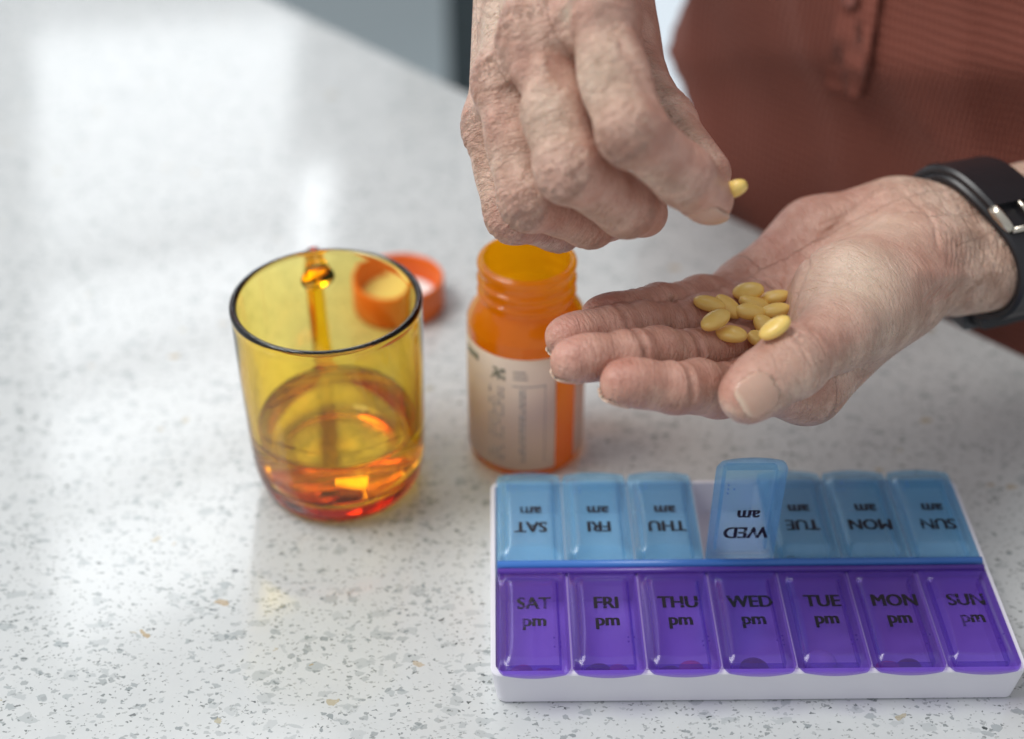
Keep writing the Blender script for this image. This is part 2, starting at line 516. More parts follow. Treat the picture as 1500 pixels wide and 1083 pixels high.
# beyond the worktop: a dark upright panel, a pale box added to catch light
def upright(name, u0, u1, y, z0, z1, mat, label, cat):
    a = T_at_y(u0, 40, y); b = T_at_y(u1, 40, y)
    root = empty(name, ((a[0]+b[0])/2, y, z0))
    w = b[0]-a[0]
    bm = bmesh.new(); add_box(bm, (-w/2, 0, 0), (w/2, 0.45, z1-z0), 0.004)
    bm_obj('carcass', bm, mat, root, smooth=False)
    bm = bmesh.new(); add_box(bm, (-w/2+0.01, -0.018, 0.08), (w/2-0.01, -0.001, z1-z0-0.02), 0.003)
    bm_obj('door_panel', bm, mat, root, smooth=False)
    tag(root, label, cat)
upright('cupboard', 655, 760, 1.9, -0.9, 0.35, M['cabinet'], 'dark grey blurred cupboard on the floor beyond the worktop edge', 'cupboard')
upright('pale_box', 800, 1150, 1.12, -0.9, -0.16, M['palewall'], 'pale blue box added to catch light, blurred, seen between the pinching hand and the rust shirt', 'cabinet')

# ------------------------------------------------------------------ pill organizer
FL = T(728, 1031); FR = T(1484, 1024)
ox = (FR-FL); OW = float(np.linalg.norm(ox[:2])); OYAW = math.atan2(ox[1], ox[0])
OD, OH = 0.104, 0.0165
org = empty('pill_organizer', tuple(FL), OYAW)
tag(org, 'white two row weekly pill organizer with purple and blue lids on the speckled worktop', 'pill organizer')
t_ = 0.0012
bm = bmesh.new()
fl = 0.0016
def frustum(bm, x0, x1, y0, y1, z0, z1, gx=0.0, gy=0.0):
    vs = []
    for z, s in ((z0, 0), (z1, 1)):
        for x, y, sx, sy in ((x0, y0, -1, -1), (x1, y0, 1, -1), (x1, y1, 1, 1), (x0, y1, -1, 1)):
            vs.append(bm.verts.new((x+sx*gx*s, y+sy*gy*s, z)))
    for f in ((3, 2, 1, 0), (4, 5, 6, 7), (0, 1, 5, 4), (1, 2, 6, 5), (2, 3, 7, 6), (3, 0, 4, 7)):
        bm.faces.new([vs[i] for i in f])
    return vs
GX = 0.0022
# outer shell as an open tray: outer frustum, rim, inner frustum
def ring(x0, x1, y0, y1, z, r, n=5):
    out = []
    for cx, cyy, a0 in ((x1-r, y0+r, -90), (x1-r, y1-r, 0), (x0+r, y1-r, 90), (x0+r, y0+r, 180)):
        for k in range(n+1):
            a = math.radians(a0+90*k/n)
            out.append(bm.verts.new((cx+r*math.cos(a), cyy+r*math.sin(a), z)))
    return out
rings = [ring(0.001, OW-0.001, 0.001, OD-0.001, 0.0, 0.003),
         ring(0, OW, 0, OD, 0.001, 0.0035),
         ring(-GX, OW+GX, -0.0012, OD+0.0012, OH-0.0006, 0.004),
         ring(-GX+0.0004, OW+GX-0.0004, -0.0008, OD+0.0008, OH, 0.0038),
         ring(-GX+0.0018, OW+GX-0.0018, 0.0008, OD-0.0008, OH, 0.003),
         ring(0.0016, OW-0.0016, 0.0018, OD-0.0018, fl, 0.002)]
for a, b in zip(rings, rings[1:]):
    n = len(a)
    for i in range(n):
        j = (i+1) % n
        bm.faces.new((a[i], a[j], b[j], b[i]))
bm.faces.new(rings[0][::-1]); bm.faces.new(rings[-1])
bm_obj('tray', bm, M['white'], org, angle=35)
PW = OW/7.0
YM = 0.0525                                   # middle wall
bm = bmesh.new()
add_box(bm, (0.0012, YM-0.0022, fl-0.0004), (OW-0.0012, YM+0.0022, OH-0.0003))
bm_obj('middle_wall', bm, M['white'], org, smooth=False)
pm_ = None
for i in range(1, 7):
    for (y0, y1) in ((0.0014, YM-0.0023), (YM+0.0023, OD-0.0014)):
        bm = bmesh.new(); add_box(bm, (-0.0007, y0, fl-0.0004), (0.0007, y1, OH-0.0005))
        o = bm_obj('divider', bm, M['white'], org, smooth=False)
        o.location = (i*PW, 0, 0)

PLH = 0.0023      # height of the raised panel
def lid_mesh(w, l, mat, name):
    """thin moulded lid: hinge at y=0, tab at y=l; raised centre panel with sloping sides"""
    nx, ny = 26, 34
    V = []; F = []
    def hgt(s, t):
        side = 0.13 + 0.05*math.sin(math.pi*t) - 0.04*t          # sloping side strips
        a = min(max((min(s, 1-s)-0.045)/side, 0), 1); a = min(a*1.12, 1)
        b = min(max((t-0.05)/0.08, 0), 1); b = min(b*1.1, 1)
        c = min(max((0.925-t)/0.045, 0), 1); c = c*c*(3-2*c)
        rim = 0.0006*math.exp(-((min(s, 1-s)-0.03)/0.02)**2)
        return PLH*a*b*c + rim
    def xy(s, t):
        x = (s-0.5)*w
        bow = 0.0022*(1-(2*s-1)**2)
        r = 0.0025
        y = t*(l + bow)
        # rounded front corners
        ex = max(abs(x)-(w/2-r), 0)
        y = min(y, l + bow - r + math.sqrt(max(r*r-ex*ex, 0)) ) if t > 0.8 else y
        return x, y
    for layer in (0, 1):
        for j in range(ny+1):
            for i in range(nx+1):
                s, t = i/nx, j/ny
                x, y = xy(s, t)
                h = hgt(s, t)
                V.append((x, y, 0.0011 + h if layer == 0 else h*0.92))
    W = nx+1; off = W*(ny+1)
    for j in range(ny):
        for i in range(nx):
            a = j*W+i
            F.append((a, a+1, a+W+1, a+W))
            F.append((off+a, off+a+W, off+a+W+1, off+a+1))
    bd = [i for i in range(nx+1)] + [j*W+nx for j in range(1, ny+1)] + [ny*W+i for i in range(nx-1, -1, -1)] + [j*W for j in range(ny-1, 0, -1)]
    for k in range(len(bd)):
        a, b = bd[k], bd[(k+1) % len(bd)]
        F.append((a, off+a, off+b, b))
    # the skirt below the lid that seats it inside its compartment
    def bar(x0, x1, y0, y1, z0, z1):
        b = len(V)
        V.extend([(x, y, z) for x in (x0, x1) for y in (y0, y1) for z in (z0, z1)])
        F.extend([tuple(b+i for i in f) for f in ((0, 1, 3, 2), (4, 6, 7, 5), (0, 4, 5, 1), (2, 3, 7, 6), (0, 2, 6, 4), (1, 5, 7, 3))])
    xs = w/2-0.0036
    for sg in (-1, 1): bar(sg*xs-0.0004, sg*xs+0.0004, 0.004, l*0.915, -0.0030, -0.00005)
    bar(-xs+0.0005, xs-0.0005, l*0.915, l*0.915+0.0008, -0.0030, -0.00005)
    me = bpy.data.meshes.new(name)
    me.from_pydata(V, [], F); me.update()
    me.polygons.foreach_set('use_smooth', [True]*len(F)); me.set_sharp_from_angle(angle=math.radians(50))
    me.materials.append(mat)
    return me

def text_mesh(lines, size, name, mat, bold=0.036):
    """lettering as thin meshes, block centred on x=0, first line on top (towards +y)"""
    dg = None
    V = []; F = []
    for txt, y, sz in lines:
        cu = bpy.data.curves.new('lettering_curve', 'FONT')
        cu.body = txt; cu.size = sz; cu.align_x = 'CENTER'; cu.extrude = 0.00004; cu.resolution_u = 4
        o = bpy.data.objects.new('lettering_tmp', cu); COL.objects.link(o)
        dg = bpy.context.evaluated_depsgraph_get()
        me = o.evaluated_get(dg).to_mesh()
        for q, dx in enumerate((-bold*sz, -bold*sz*0.5, 0.0, bold*sz*0.5, bold*sz)):
            base = len(V)
            V += [(v.co.x*0.86 + dx, v.co.y + y, v.co.z + q*0.000012) for v in me.vertices]
            F += [tuple(base+i for i in p.vertices) for p in me.polygons]
        o.evaluated_get(dg).to_mesh_clear()
        bpy.data.objects.remove(o); bpy.data.curves.remove(cu)
    me = bpy.data.meshes.new(name); me.from_pydata(V, [], F); me.update(); me.materials.append(mat)
    return me

def dots_mesh(pat, mat):
    bm = bmesh.new()
    for i, (x, y) in enumerate(pat):
        r = bmesh.ops.create_icosphere(bm, subdivisions=1, radius=0.00038)
        bmesh.ops.translate(bm, verts=r['verts'], vec=(x*0.0022, y*0.0022, 0))
    me = bpy.data.meshes.new('raised_dots'); bm.to_mesh(me); bm.free(); me.materials.append(mat)
    return me
DOTS = {'SAT': ((0, 0), (1, 0), (1, 1), (0, 2)), 'FRI': ((0, 2), (1, 2), (0, 1)), 'THU': ((1, 2), (0, 1), (1, 1), (0, 0)), 'WED': ((1, 2), (0, 1), (1, 0), (1, 1)),
        'TUE': ((1, 2), (0, 1), (1, 1), (0, 0)), 'MON': ((0, 2), (1, 2), (0, 0)), 'SUN': ((1, 2), (0, 1), (0, 0))}
LW = PW - 0.0006
LP = 0.0505; LB = 0.0510
me_p = lid_mesh(LW, LP, M['purple'], 'purple_lid'); me_b = lid_mesh(LW, LB, M['blue'], 'blue_lid')
DAYS = ['SAT', 'FRI', 'THU', 'WED', 'TUE', 'MON', 'SUN']
LZ = OH + 0.0004
for i, d in enumerate(DAYS):
    cx = (i+0.5)*PW
    worn = d in ('SUN', 'SAT')
    # pm lid: hinge in the middle, opens towards the viewer
    lid = bpy.data.objects.new('lid', me_p); COL.objects.link(lid); lid.parent = org
    lid.location = (cx, YM-0.0032, LZ); lid.rotation_euler = (0, 0, math.pi)
    lid['label'] = 'see-through purple lid lettered %s pm' % d
    tm = text_mesh([(d, 0.0, 0.0086), ('pm', -0.0088, 0.0084)], 0.007, 'lettering', M['ink_worn' if worn else 'ink'])
    o = bpy.data.objects.new('lettering', tm); COL.objects.link(o); o.parent = lid
    o.location = (-0.0005, 0.0215, 0.0011+PLH+0.0001); o.rotation_euler = (0, 0, math.pi)
    o = bpy.data.objects.new('raised_dots', dots_mesh(DOTS[d], M['purple'])); COL.objects.link(o); o.parent = lid
    o.location = (-0.0075, 0.0405, 0.0011+PLH); o.rotation_euler = (0, 0, math.pi)
    # am lid
    lid = bpy.data.objects.new('lid', me_b); COL.objects.link(lid); lid.parent = org
    lid.location = (cx, YM+0.0032, LZ)
    lid['label'] = 'see-through blue lid lettered %s am%s' % (d, ', swung open upright' if d == 'WED' else '')
    if d == 'WED':
        lid.rotation_euler = (math.radians(94), 0, 0); lid.location = (cx, YM+0.0045, LZ+0.0016)
    tm = text_mesh([(d, 0.0, 0.0086), ('am', -0.0092, 0.0084)], 0.007, 'lettering', M['ink_worn' if worn else 'ink'])
    o = bpy.data.objects.new('lettering', tm); COL.objects.link(o); o.parent = lid
    o.location = (0.0004, 0.0200, 0.0011+PLH+0.0001); o.rotation_euler = (0, 0, math.pi)
    o = bpy.data.objects.new('raised_dots', dots_mesh(DOTS[d], M['blue_rail'])); COL.objects.link(o); o.parent = lid
    o.location = (-0.0062, 0.0425, 0.0011+PLH); o.rotation_euler = (0, 0, math.pi)
# hinge rails
V, F = tube([(0.0004, YM+0.0012, LZ+0.0012), (OW-0.0004, YM+0.0012, LZ+0.0012)], (0.0017, 0.0014), 14)
mesh_obj('hinge_rail', V, F, M['blue_rail'], org)['label'] = 'blue hinge rail'
V, F = tube([(0.0004, YM-0.0021, LZ+0.0008), (OW-0.0004, YM-0.0021, LZ+0.0008)], (0.0013, 0.0012), 14)
mesh_obj('hinge_rail', V, F, M['purple_rail'], org)['label'] = 'purple hinge rail'

Morg = Matrix.Translation(Vector(FL)) @ Matrix.Rotation(OYAW, 4, 'Z')
def pill_mesh(a, b, c, name, mat, n=28, m=16, band=0.12, ex=2.0):
    """biconvex oval tablet with a narrow band round the edge"""
    prof = []
    for k in range(m+1):
        t = math.pi*k/m - math.pi/2
        prof.append((math.cos(t), math.sin(t)))
    V = []; F = []
    for k, (r, z) in enumerate(prof):
        zz = math.copysign(abs(z)**1.0, z)
        rr = r
        # the band: flatten side walls
        zz = zz*(1-band) + math.copysign(band, z)*min(1, abs(z)*6)
        for i in range(n):
            th = 2*math.pi*i/n
            V.append((a*rr*math.cos(th), b*rr*math.sin(th), c*zz))
    for k in range(m):
        for i in range(n):
            j = (i+1) % n
            F.append((k*n+i, k*n+j, (k+1)*n+j, (k+1)*n+i))
    me = bpy.data.meshes.new(name); me.from_pydata(V, [], F); me.update()
    bmx = bmesh.new(); bmx.from_mesh(me); bmesh.ops.remove_doubles(bmx, verts=bmx.verts[:], dist=1e-6); bmesh.ops.recalc_face_normals(bmx, faces=bmx.faces[:]); bmx.to_mesh(me); bmx.free()
    me.polygons.foreach_set('use_smooth', [True]*len(me.polygons))
    me.materials.append(mat)
    return me
mt_pink = mat_pill('pink_tablet_coat', (0.80, 0.12, 0.22), (0.88, 0.20, 0.30))
mt_brown = mat_pill('brown_tablet_coat', (0.10, 0.03, 0.025), (0.14, 0.045, 0.035))
mt_pale = mat_pill('pale_tablet_coat', (0.72, 0.66, 0.70), (0.80, 0.74, 0.76))
def tablet(day, row, fx, fy, a, b, c, mat, rz, label, name='tablet'):
    i = DAYS.index(day)
    y = (0.003 + fy*(YM-0.009)) if row == 'pm' else (YM+0.004+fy*(OD-YM-0.009))
    p = Morg @ Vector(((i+fx)*PW, y, fl+c+0.0002))
    o = bpy.data.objects.new(name, pill_mesh(a, b, c, name, mat, 20, 12)); COL.objects.link(o)
    o.location = p; o.rotation_euler = (0, 0, rz)
    tag(o, label, 'tablet', 'tablets inside the pill organizer')
tablet('SAT', 'pm', 0.32, 0.16, 0.0050, 0.0034, 0.0028, mt_pink, 0.5, 'pink oval tablet under the purple SAT pm lid, at its left side')
tablet('SAT', 'pm', 0.68, 0.13, 0.0048, 0.0034, 0.0028, mt_pink, -0.3, 'pink oval tablet under the purple SAT pm lid, at its right side')
tablet('FRI', 'pm', 0.38, 0.17, 0.0052, 0.0036, 0.0028, mt_brown, 0.2, 'dark brown tablet under the purple FRI pm lid')
tablet('FRI', 'pm', 0.66, 0.15, 0.0045, 0.0045, 0.0026, mt_pink, 0.0, 'pink round tablet under the purple FRI pm lid')
tablet('THU', 'pm', 0.34, 0.15, 0.0050, 0.0032, 0.0026, mt_brown, 0.3, 'dark brown tablet under the purple THU pm lid')
tablet('THU', 'pm', 0.66, 0.19, 0.0048, 0.0042, 0.0026, mt_pink, 0.2, 'pink round tablet under the purple THU pm lid')
tablet('WED', 'pm', 0.52, 0.17, 0.0056, 0.0056, 0.0032, mt_brown, 0.0, 'dark brown round tablet alone under the purple WED pm lid')
tablet('TUE', 'pm', 0.44, 0.24, 0.0062, 0.0062, 0.0034, mt_pale, 0.0, 'pale round tablet alone under the purple TUE pm lid')
tablet('MON', 'pm', 0.38, 0.17, 0.0054, 0.0036, 0.0028, mt_pink, -0.2, 'pink oval tablet under the purple MON pm lid')
tablet('MON', 'pm', 0.64, 0.18, 0.0050, 0.0040, 0.0030, mt_brown, 0.3, 'dark brown tablet under the purple MON pm lid')
tablet('THU', 'am', 0.55, 0.16, 0.0056, 0.0046, 0.0028, mt_brown, 0.3, 'dark brown tablet under the blue THU am lid')
tablet('FRI', 'am', 0.55, 0.18, 0.0060, 0.0040, 0.0028, mt_brown, 0.1, 'dark brown tablet under the blue FRI am lid')
tablet('TUE', 'am', 0.40, 0.22, 0.0050, 0.0050, 0.0028, mt_brown, 0.1, 'dark brown tablet under the blue TUE am lid')

# ------------------------------------------------------------------ amber mug
MB_ = T(501, 697)
mug = empty('amber_mug', tuple(MB_), 0)
tag(mug, 'amber glass mug with a loop handle, holding a little water', 'mug')
MH = 0.093; RO = 0.0385
outer = [(0.0, 0.0018), (0.020, 0.0016), (0.0265, 0.0004), (0.0290, 0.0002), (0.0315, 0.0016), (0.0345, 0.0066), (0.0362, 0.0135), (0.0370, 0.024), (0.0376, 0.045), (0.0381, 0.070), (RO-0.0002, MH-0.004)]
rim = [(RO, MH-0.0014), (RO-0.0006, MH-0.0002), (RO-0.0016, MH), (RO-0.0026, MH-0.0006), (RO-0.0031, MH-0.002)]
inner = [(RO-0.0033, MH-0.006), (0.0348, 0.070), (0.0342, 0.045), (0.0334, 0.026), (0.0322, 0.0165), (0.0296, 0.0105), (0.0250, 0.0078), (0.015, 0.0070), (0.0, 0.0068)]
prof = smooth_prof(outer, 5)[:-1] + smooth_prof([outer[-1]]+rim+[inner[0]], 4)[:-1] + smooth_prof(inner, 5)
V, F = lathe(prof, 128)
mesh_obj('body', V, F, M['glass'], mug)
# water
wz = 0.034
def inner_r(z):
    pts = sorted([(b, a) for a, b in inner])
    return float(np.interp(z, [p[0] for p in pts], [p[1] for p in pts]))
zs = [0.0069, 0.0073, 0.0080, 0.0092, 0.0110, 0.0135, 0.0165, 0.020, 0.024, 0.028, wz-0.001]
wp = [(0.0, 0.0066)] + [(inner_r(z)+0.00025, z-0.0002) for z in zs[1:]] + [(inner_r(wz)+0.00025, wz+0.0006), (inner_r(wz)-0.0006, wz+0.0001), (inner_r(wz)-0.0022, wz-0.0003), (0.02, wz-0.0004), (0.0, wz-0.0004)]
V, F = lathe(wp, 128)
w = mesh_obj('water', V, F, M['water']); w.location = tuple(MB_)
tag(w, 'shallow clear water in the bottom of the amber glass mug', 'water')
# handle on the far side, a little left
ha = math.radians(103)
hd = Vector((math.cos(ha), math.sin(ha), 0))
hp = [(RO-0.0012, 0.079), (RO+0.006, 0.0815), (RO+0.015, 0.080), (RO+0.022, 0.073), (RO+0.0245, 0.061), (RO+0.0225, 0.047), (RO+0.015, 0.036), (RO+0.006, 0.0315), (RO-0.0016, 0.030)]
hp = smooth_prof(hp, 5)
path = [hd*r + Vector((0, 0, z)) for r, z in hp]
nn = len(path)
rad = []
for i in range(nn):
    t = i/(nn-1); f = 1 + 0.75*math.exp(-(t/0.10)**2) + 0.6*math.exp(-((1-t)/0.10)**2)
    rad.append((0.0046*f, 0.0040*f))
V, F = tube(path, rad, 20)
mesh_obj('handle', V, F, M['glass'], mug)

# ------------------------------------------------------------------ orange pill bottle
BB = T(770, 648)
bot = empty('pill_bottle', tuple(BB), 0)
tag(bot, 'open orange see-through pill bottle with a white paper label, standing behind the cupped hand', 'bottle')
BR = 0.0252
bo = [(0.0, 0.0016), (0.018, 0.0014), (0.0222, 0.0002), (0.0240, 0.0006), (BR, 0.0034), (BR, 0.012), (BR, 0.040), (BR, 0.0655), (BR-0.0006, 0.0705), (BR-0.0030, 0.0750), (0.0200, 0.0779), (0.0192, 0.0790), (0.0192, 0.0805)]
nk = [(0.0192, 0.0812), (0.0206, 0.0822), (0.0206, 0.0832), (0.0192, 0.0846), (0.0192, 0.0866), (0.0206, 0.0878), (0.0206, 0.0890), (0.0192, 0.0904), (0.0192, 0.0935), (0.0205, 0.0942), (0.0206, 0.0962), (0.0196, 0.0972), (0.0184, 0.0970)]
bi = [(0.0178, 0.0960), (0.0178, 0.0800), (0.0188, 0.0768), (BR-0.0045, 0.0726), (BR-0.0022, 0.0676), (BR-0.0016, 0.0620), (BR-0.0016, 0.030), (BR-0.0016, 0.006), (BR-0.0035, 0.0032), (0.018, 0.0028), (0.0, 0.0030)]
prof = smooth_prof(bo, 4)[:-1] + smooth_prof([bo[-1]]+nk, 3)[:-1] + smooth_prof([nk[-1]]+bi, 4)
V, F = lathe(prof, 112)
mesh_obj('body', V, F, M['orange'], bot)
def curved_patch(a0, a1, z0, z1, r, th, na=40, nz=1):
    """a sheet wrapped on the bottle between two angles"""
    V = []; F = []
    for layer, rr in ((0, r+th), (1, r)):
        for j in range(nz+1):
            for i in range(na+1):
                a = a0+(a1-a0)*i/na
                V.append((rr*math.cos(a), rr*math.sin(a), z0+(z1-z0)*j/nz))
    W = na+1; off = W*(nz+1)
    for j in range(nz):
        for i in range(na):
            q = j*W+i
            F.append((q, q+1, q+W+1, q+W)); F.append((off+q, off+q+W, off+q+W+1, off+q+1))
    bd = list(range(W)) + [j*W+na for j in range(1, nz+1)] + [nz*W+i for i in range(na-1, -1, -1)] + [j*W for j in range(nz-1, 0, -1)]
    for k in range(len(bd)):
        a, b = bd[k], bd[(k+1) % len(bd)]
        F.append((a, off+a, off+b, b))
    return V, F
def ang(deg): return math.radians(-90+deg)      # 0 faces the viewer, + to the right
V, F = curved_patch(ang(-104), ang(29), 0.0048, 0.0635, BR+0.0001, 0.0002, 60)
lab = mesh_obj('label_sheet', V, F, M['label'], bot)
V, F = curved_patch(ang(54), ang(100), 0.0048, 0.0635, BR+0.0001, 0.0002, 30)
mesh_obj('label_sheet', V, F, M['label'], bot)['label'] = 'narrow end strip of the paper label at the right edge'
pr_V, pr_F = [], []
def strip(a0, a1, z0, z1, store):
    V, F = curved_patch(ang(a0), ang(a1), z0, z1, BR+0.00034, 0.00006, max(2, int(abs(a1-a0)/3)))
    b = len(store[0]); store[0].extend(V); store[1].extend([tuple(i+b for i in f) for f in F])
grey = ([], []); dark = ([], [])
# heading, square mark, box rules and the columns of small print (read sideways on the standing bottle)
strip(-76, -52, 0.0566, 0.0600, dark)
rr = random.Random(5)
for i in range(6):
    for j in range(5):
        if rr.random() < 0.72:
            strip(-36+i*2.6, -33.6+i*2.6, 0.0520+j*0.00125, 0.0531+j*0.00125, dark)
for k in range(3): strip(-13, -2+rr.random()*3, 0.0535+k*0.0018, 0.0541+k*0.0018, grey)
strip(-14, 18, 0.0498, 0.0503, grey)
strip(17.5, 18.2, 0.009, 0.0500, grey); strip(-5.2, -4.6, 0.009, 0.0500, grey)
for col, (a, n) in enumerate(((-38, 3), (-33, 3), (-28, 3), (-6.5, 2), (-3, 3), (-24, 2))):
    z = 0.0095
    while z < 0.048:
        L = 0.0012+rr.random()*0.003
        if rr.random() < 0.85: strip(a, a+1.7, z, min(z+L, 0.0485), grey)
        z += L + 0.0007 + (0.002 if rr.random() < 0.12 else 0)
mesh_obj('printed_text', grey[0], grey[1], M['print_grey'], lab)
mesh_obj('printed_mark', dark[0], dark[1], M['print_dark'], lab)

# ------------------------------------------------------------------ orange cap
CB = T(587, 447)
cap = empty('bottle_cap', tuple(CB), 0.3)
tag(cap, 'orange screw cap lying upside down behind the amber mug, white lining showing', 'cap')
CR = 0.0222; CH = 0.0175
cp = [(0.0, 0.0), (CR-0.0022, 0.0), (CR-0.0008, 0.0005), (CR, 0.0018), (CR, 0.009), (CR+0.0002, CH-0.0008), (CR-0.0003, CH), (CR-0.0014, CH), (CR-0.0018, CH-0.0008), (CR-0.0020, 0.009), (CR-0.0022, 0.0040), (CR-0.0030, 0.0030), (0.0, 0.0030)]
V, F = lathe(cp, 120)
V = [(x*(1+0.008*math.cos(60*math.atan2(y, x))) if (math.hypot(x, y) > CR-0.001 and 0.001 < z < CH-0.001) else x, y*(1+0.008*math.cos(60*math.atan2(y, x))) if (math.hypot(x, y) > CR-0.001 and 0.001 < z < CH-0.001) else y, z) for x, y, z in V]
mesh_obj('shell', V, F, M['cap'], cap)
lp = [(0.0, 0.0032), (CR-0.0034, 0.0032), (CR-0.0034, 0.0052), (CR-0.0042, 0.0058), (CR-0.0058, 0.0058), (CR-0.0064, 0.0048), (0.0, 0.0044)]
V, F = lathe(lp, 64)
mesh_obj('liner', V, F, M['liner'], cap)
# ------------------------------------------------------------------ person: hands as one continuous distance field each
def unit(v): return v/np.linalg.norm(v)

def sd_cone(p, a, b, ra, rb):
    """round cone (Quilez)"""
    ba = b-a; l2 = float(ba@ba); rr = ra-rb; a2 = l2-rr*rr; il2 = 1.0/l2
    pa = p-a; y = pa@ba; z = y-l2
    q = pa*l2-np.outer(y, ba); x2 = np.einsum('ij,ij->i', q, q)
    y2 = y*y*l2; z2 = z*z*l2
    k = np.sign(rr)*rr*rr*x2
    d = (np.sqrt(x2*a2*il2)+y*rr)*il2-ra
    m1 = np.sign(z)*a2*z2 > k
    m2 = np.sign(y)*a2*y2 < k
    d = np.where(m2, np.sqrt(x2+y2)*il2-ra, d)
    d = np.where(m1, np.sqrt(x2+z2)*il2-rb, d)
    return d
def sd_ell(p, c, R, r):
    q = (p-c)@R.T
    k0 = np.sqrt(((q/r)**2).sum(1)); k1 = np.sqrt(((q/(r*r))**2).sum(1))+1e-9
    return k0*(k0-1)/k1
def smin(a, b, k):
    h = np.maximum(k-np.abs(a-b), 0)/k
    return np.minimum(a, b)-h*h*k*0.25
def frame(a, n):
    """rows: along a, across, dorsal n"""
    a = unit(a); n = unit(n-a*(n@a)); return np.array([a, np.cross(n, a), n])

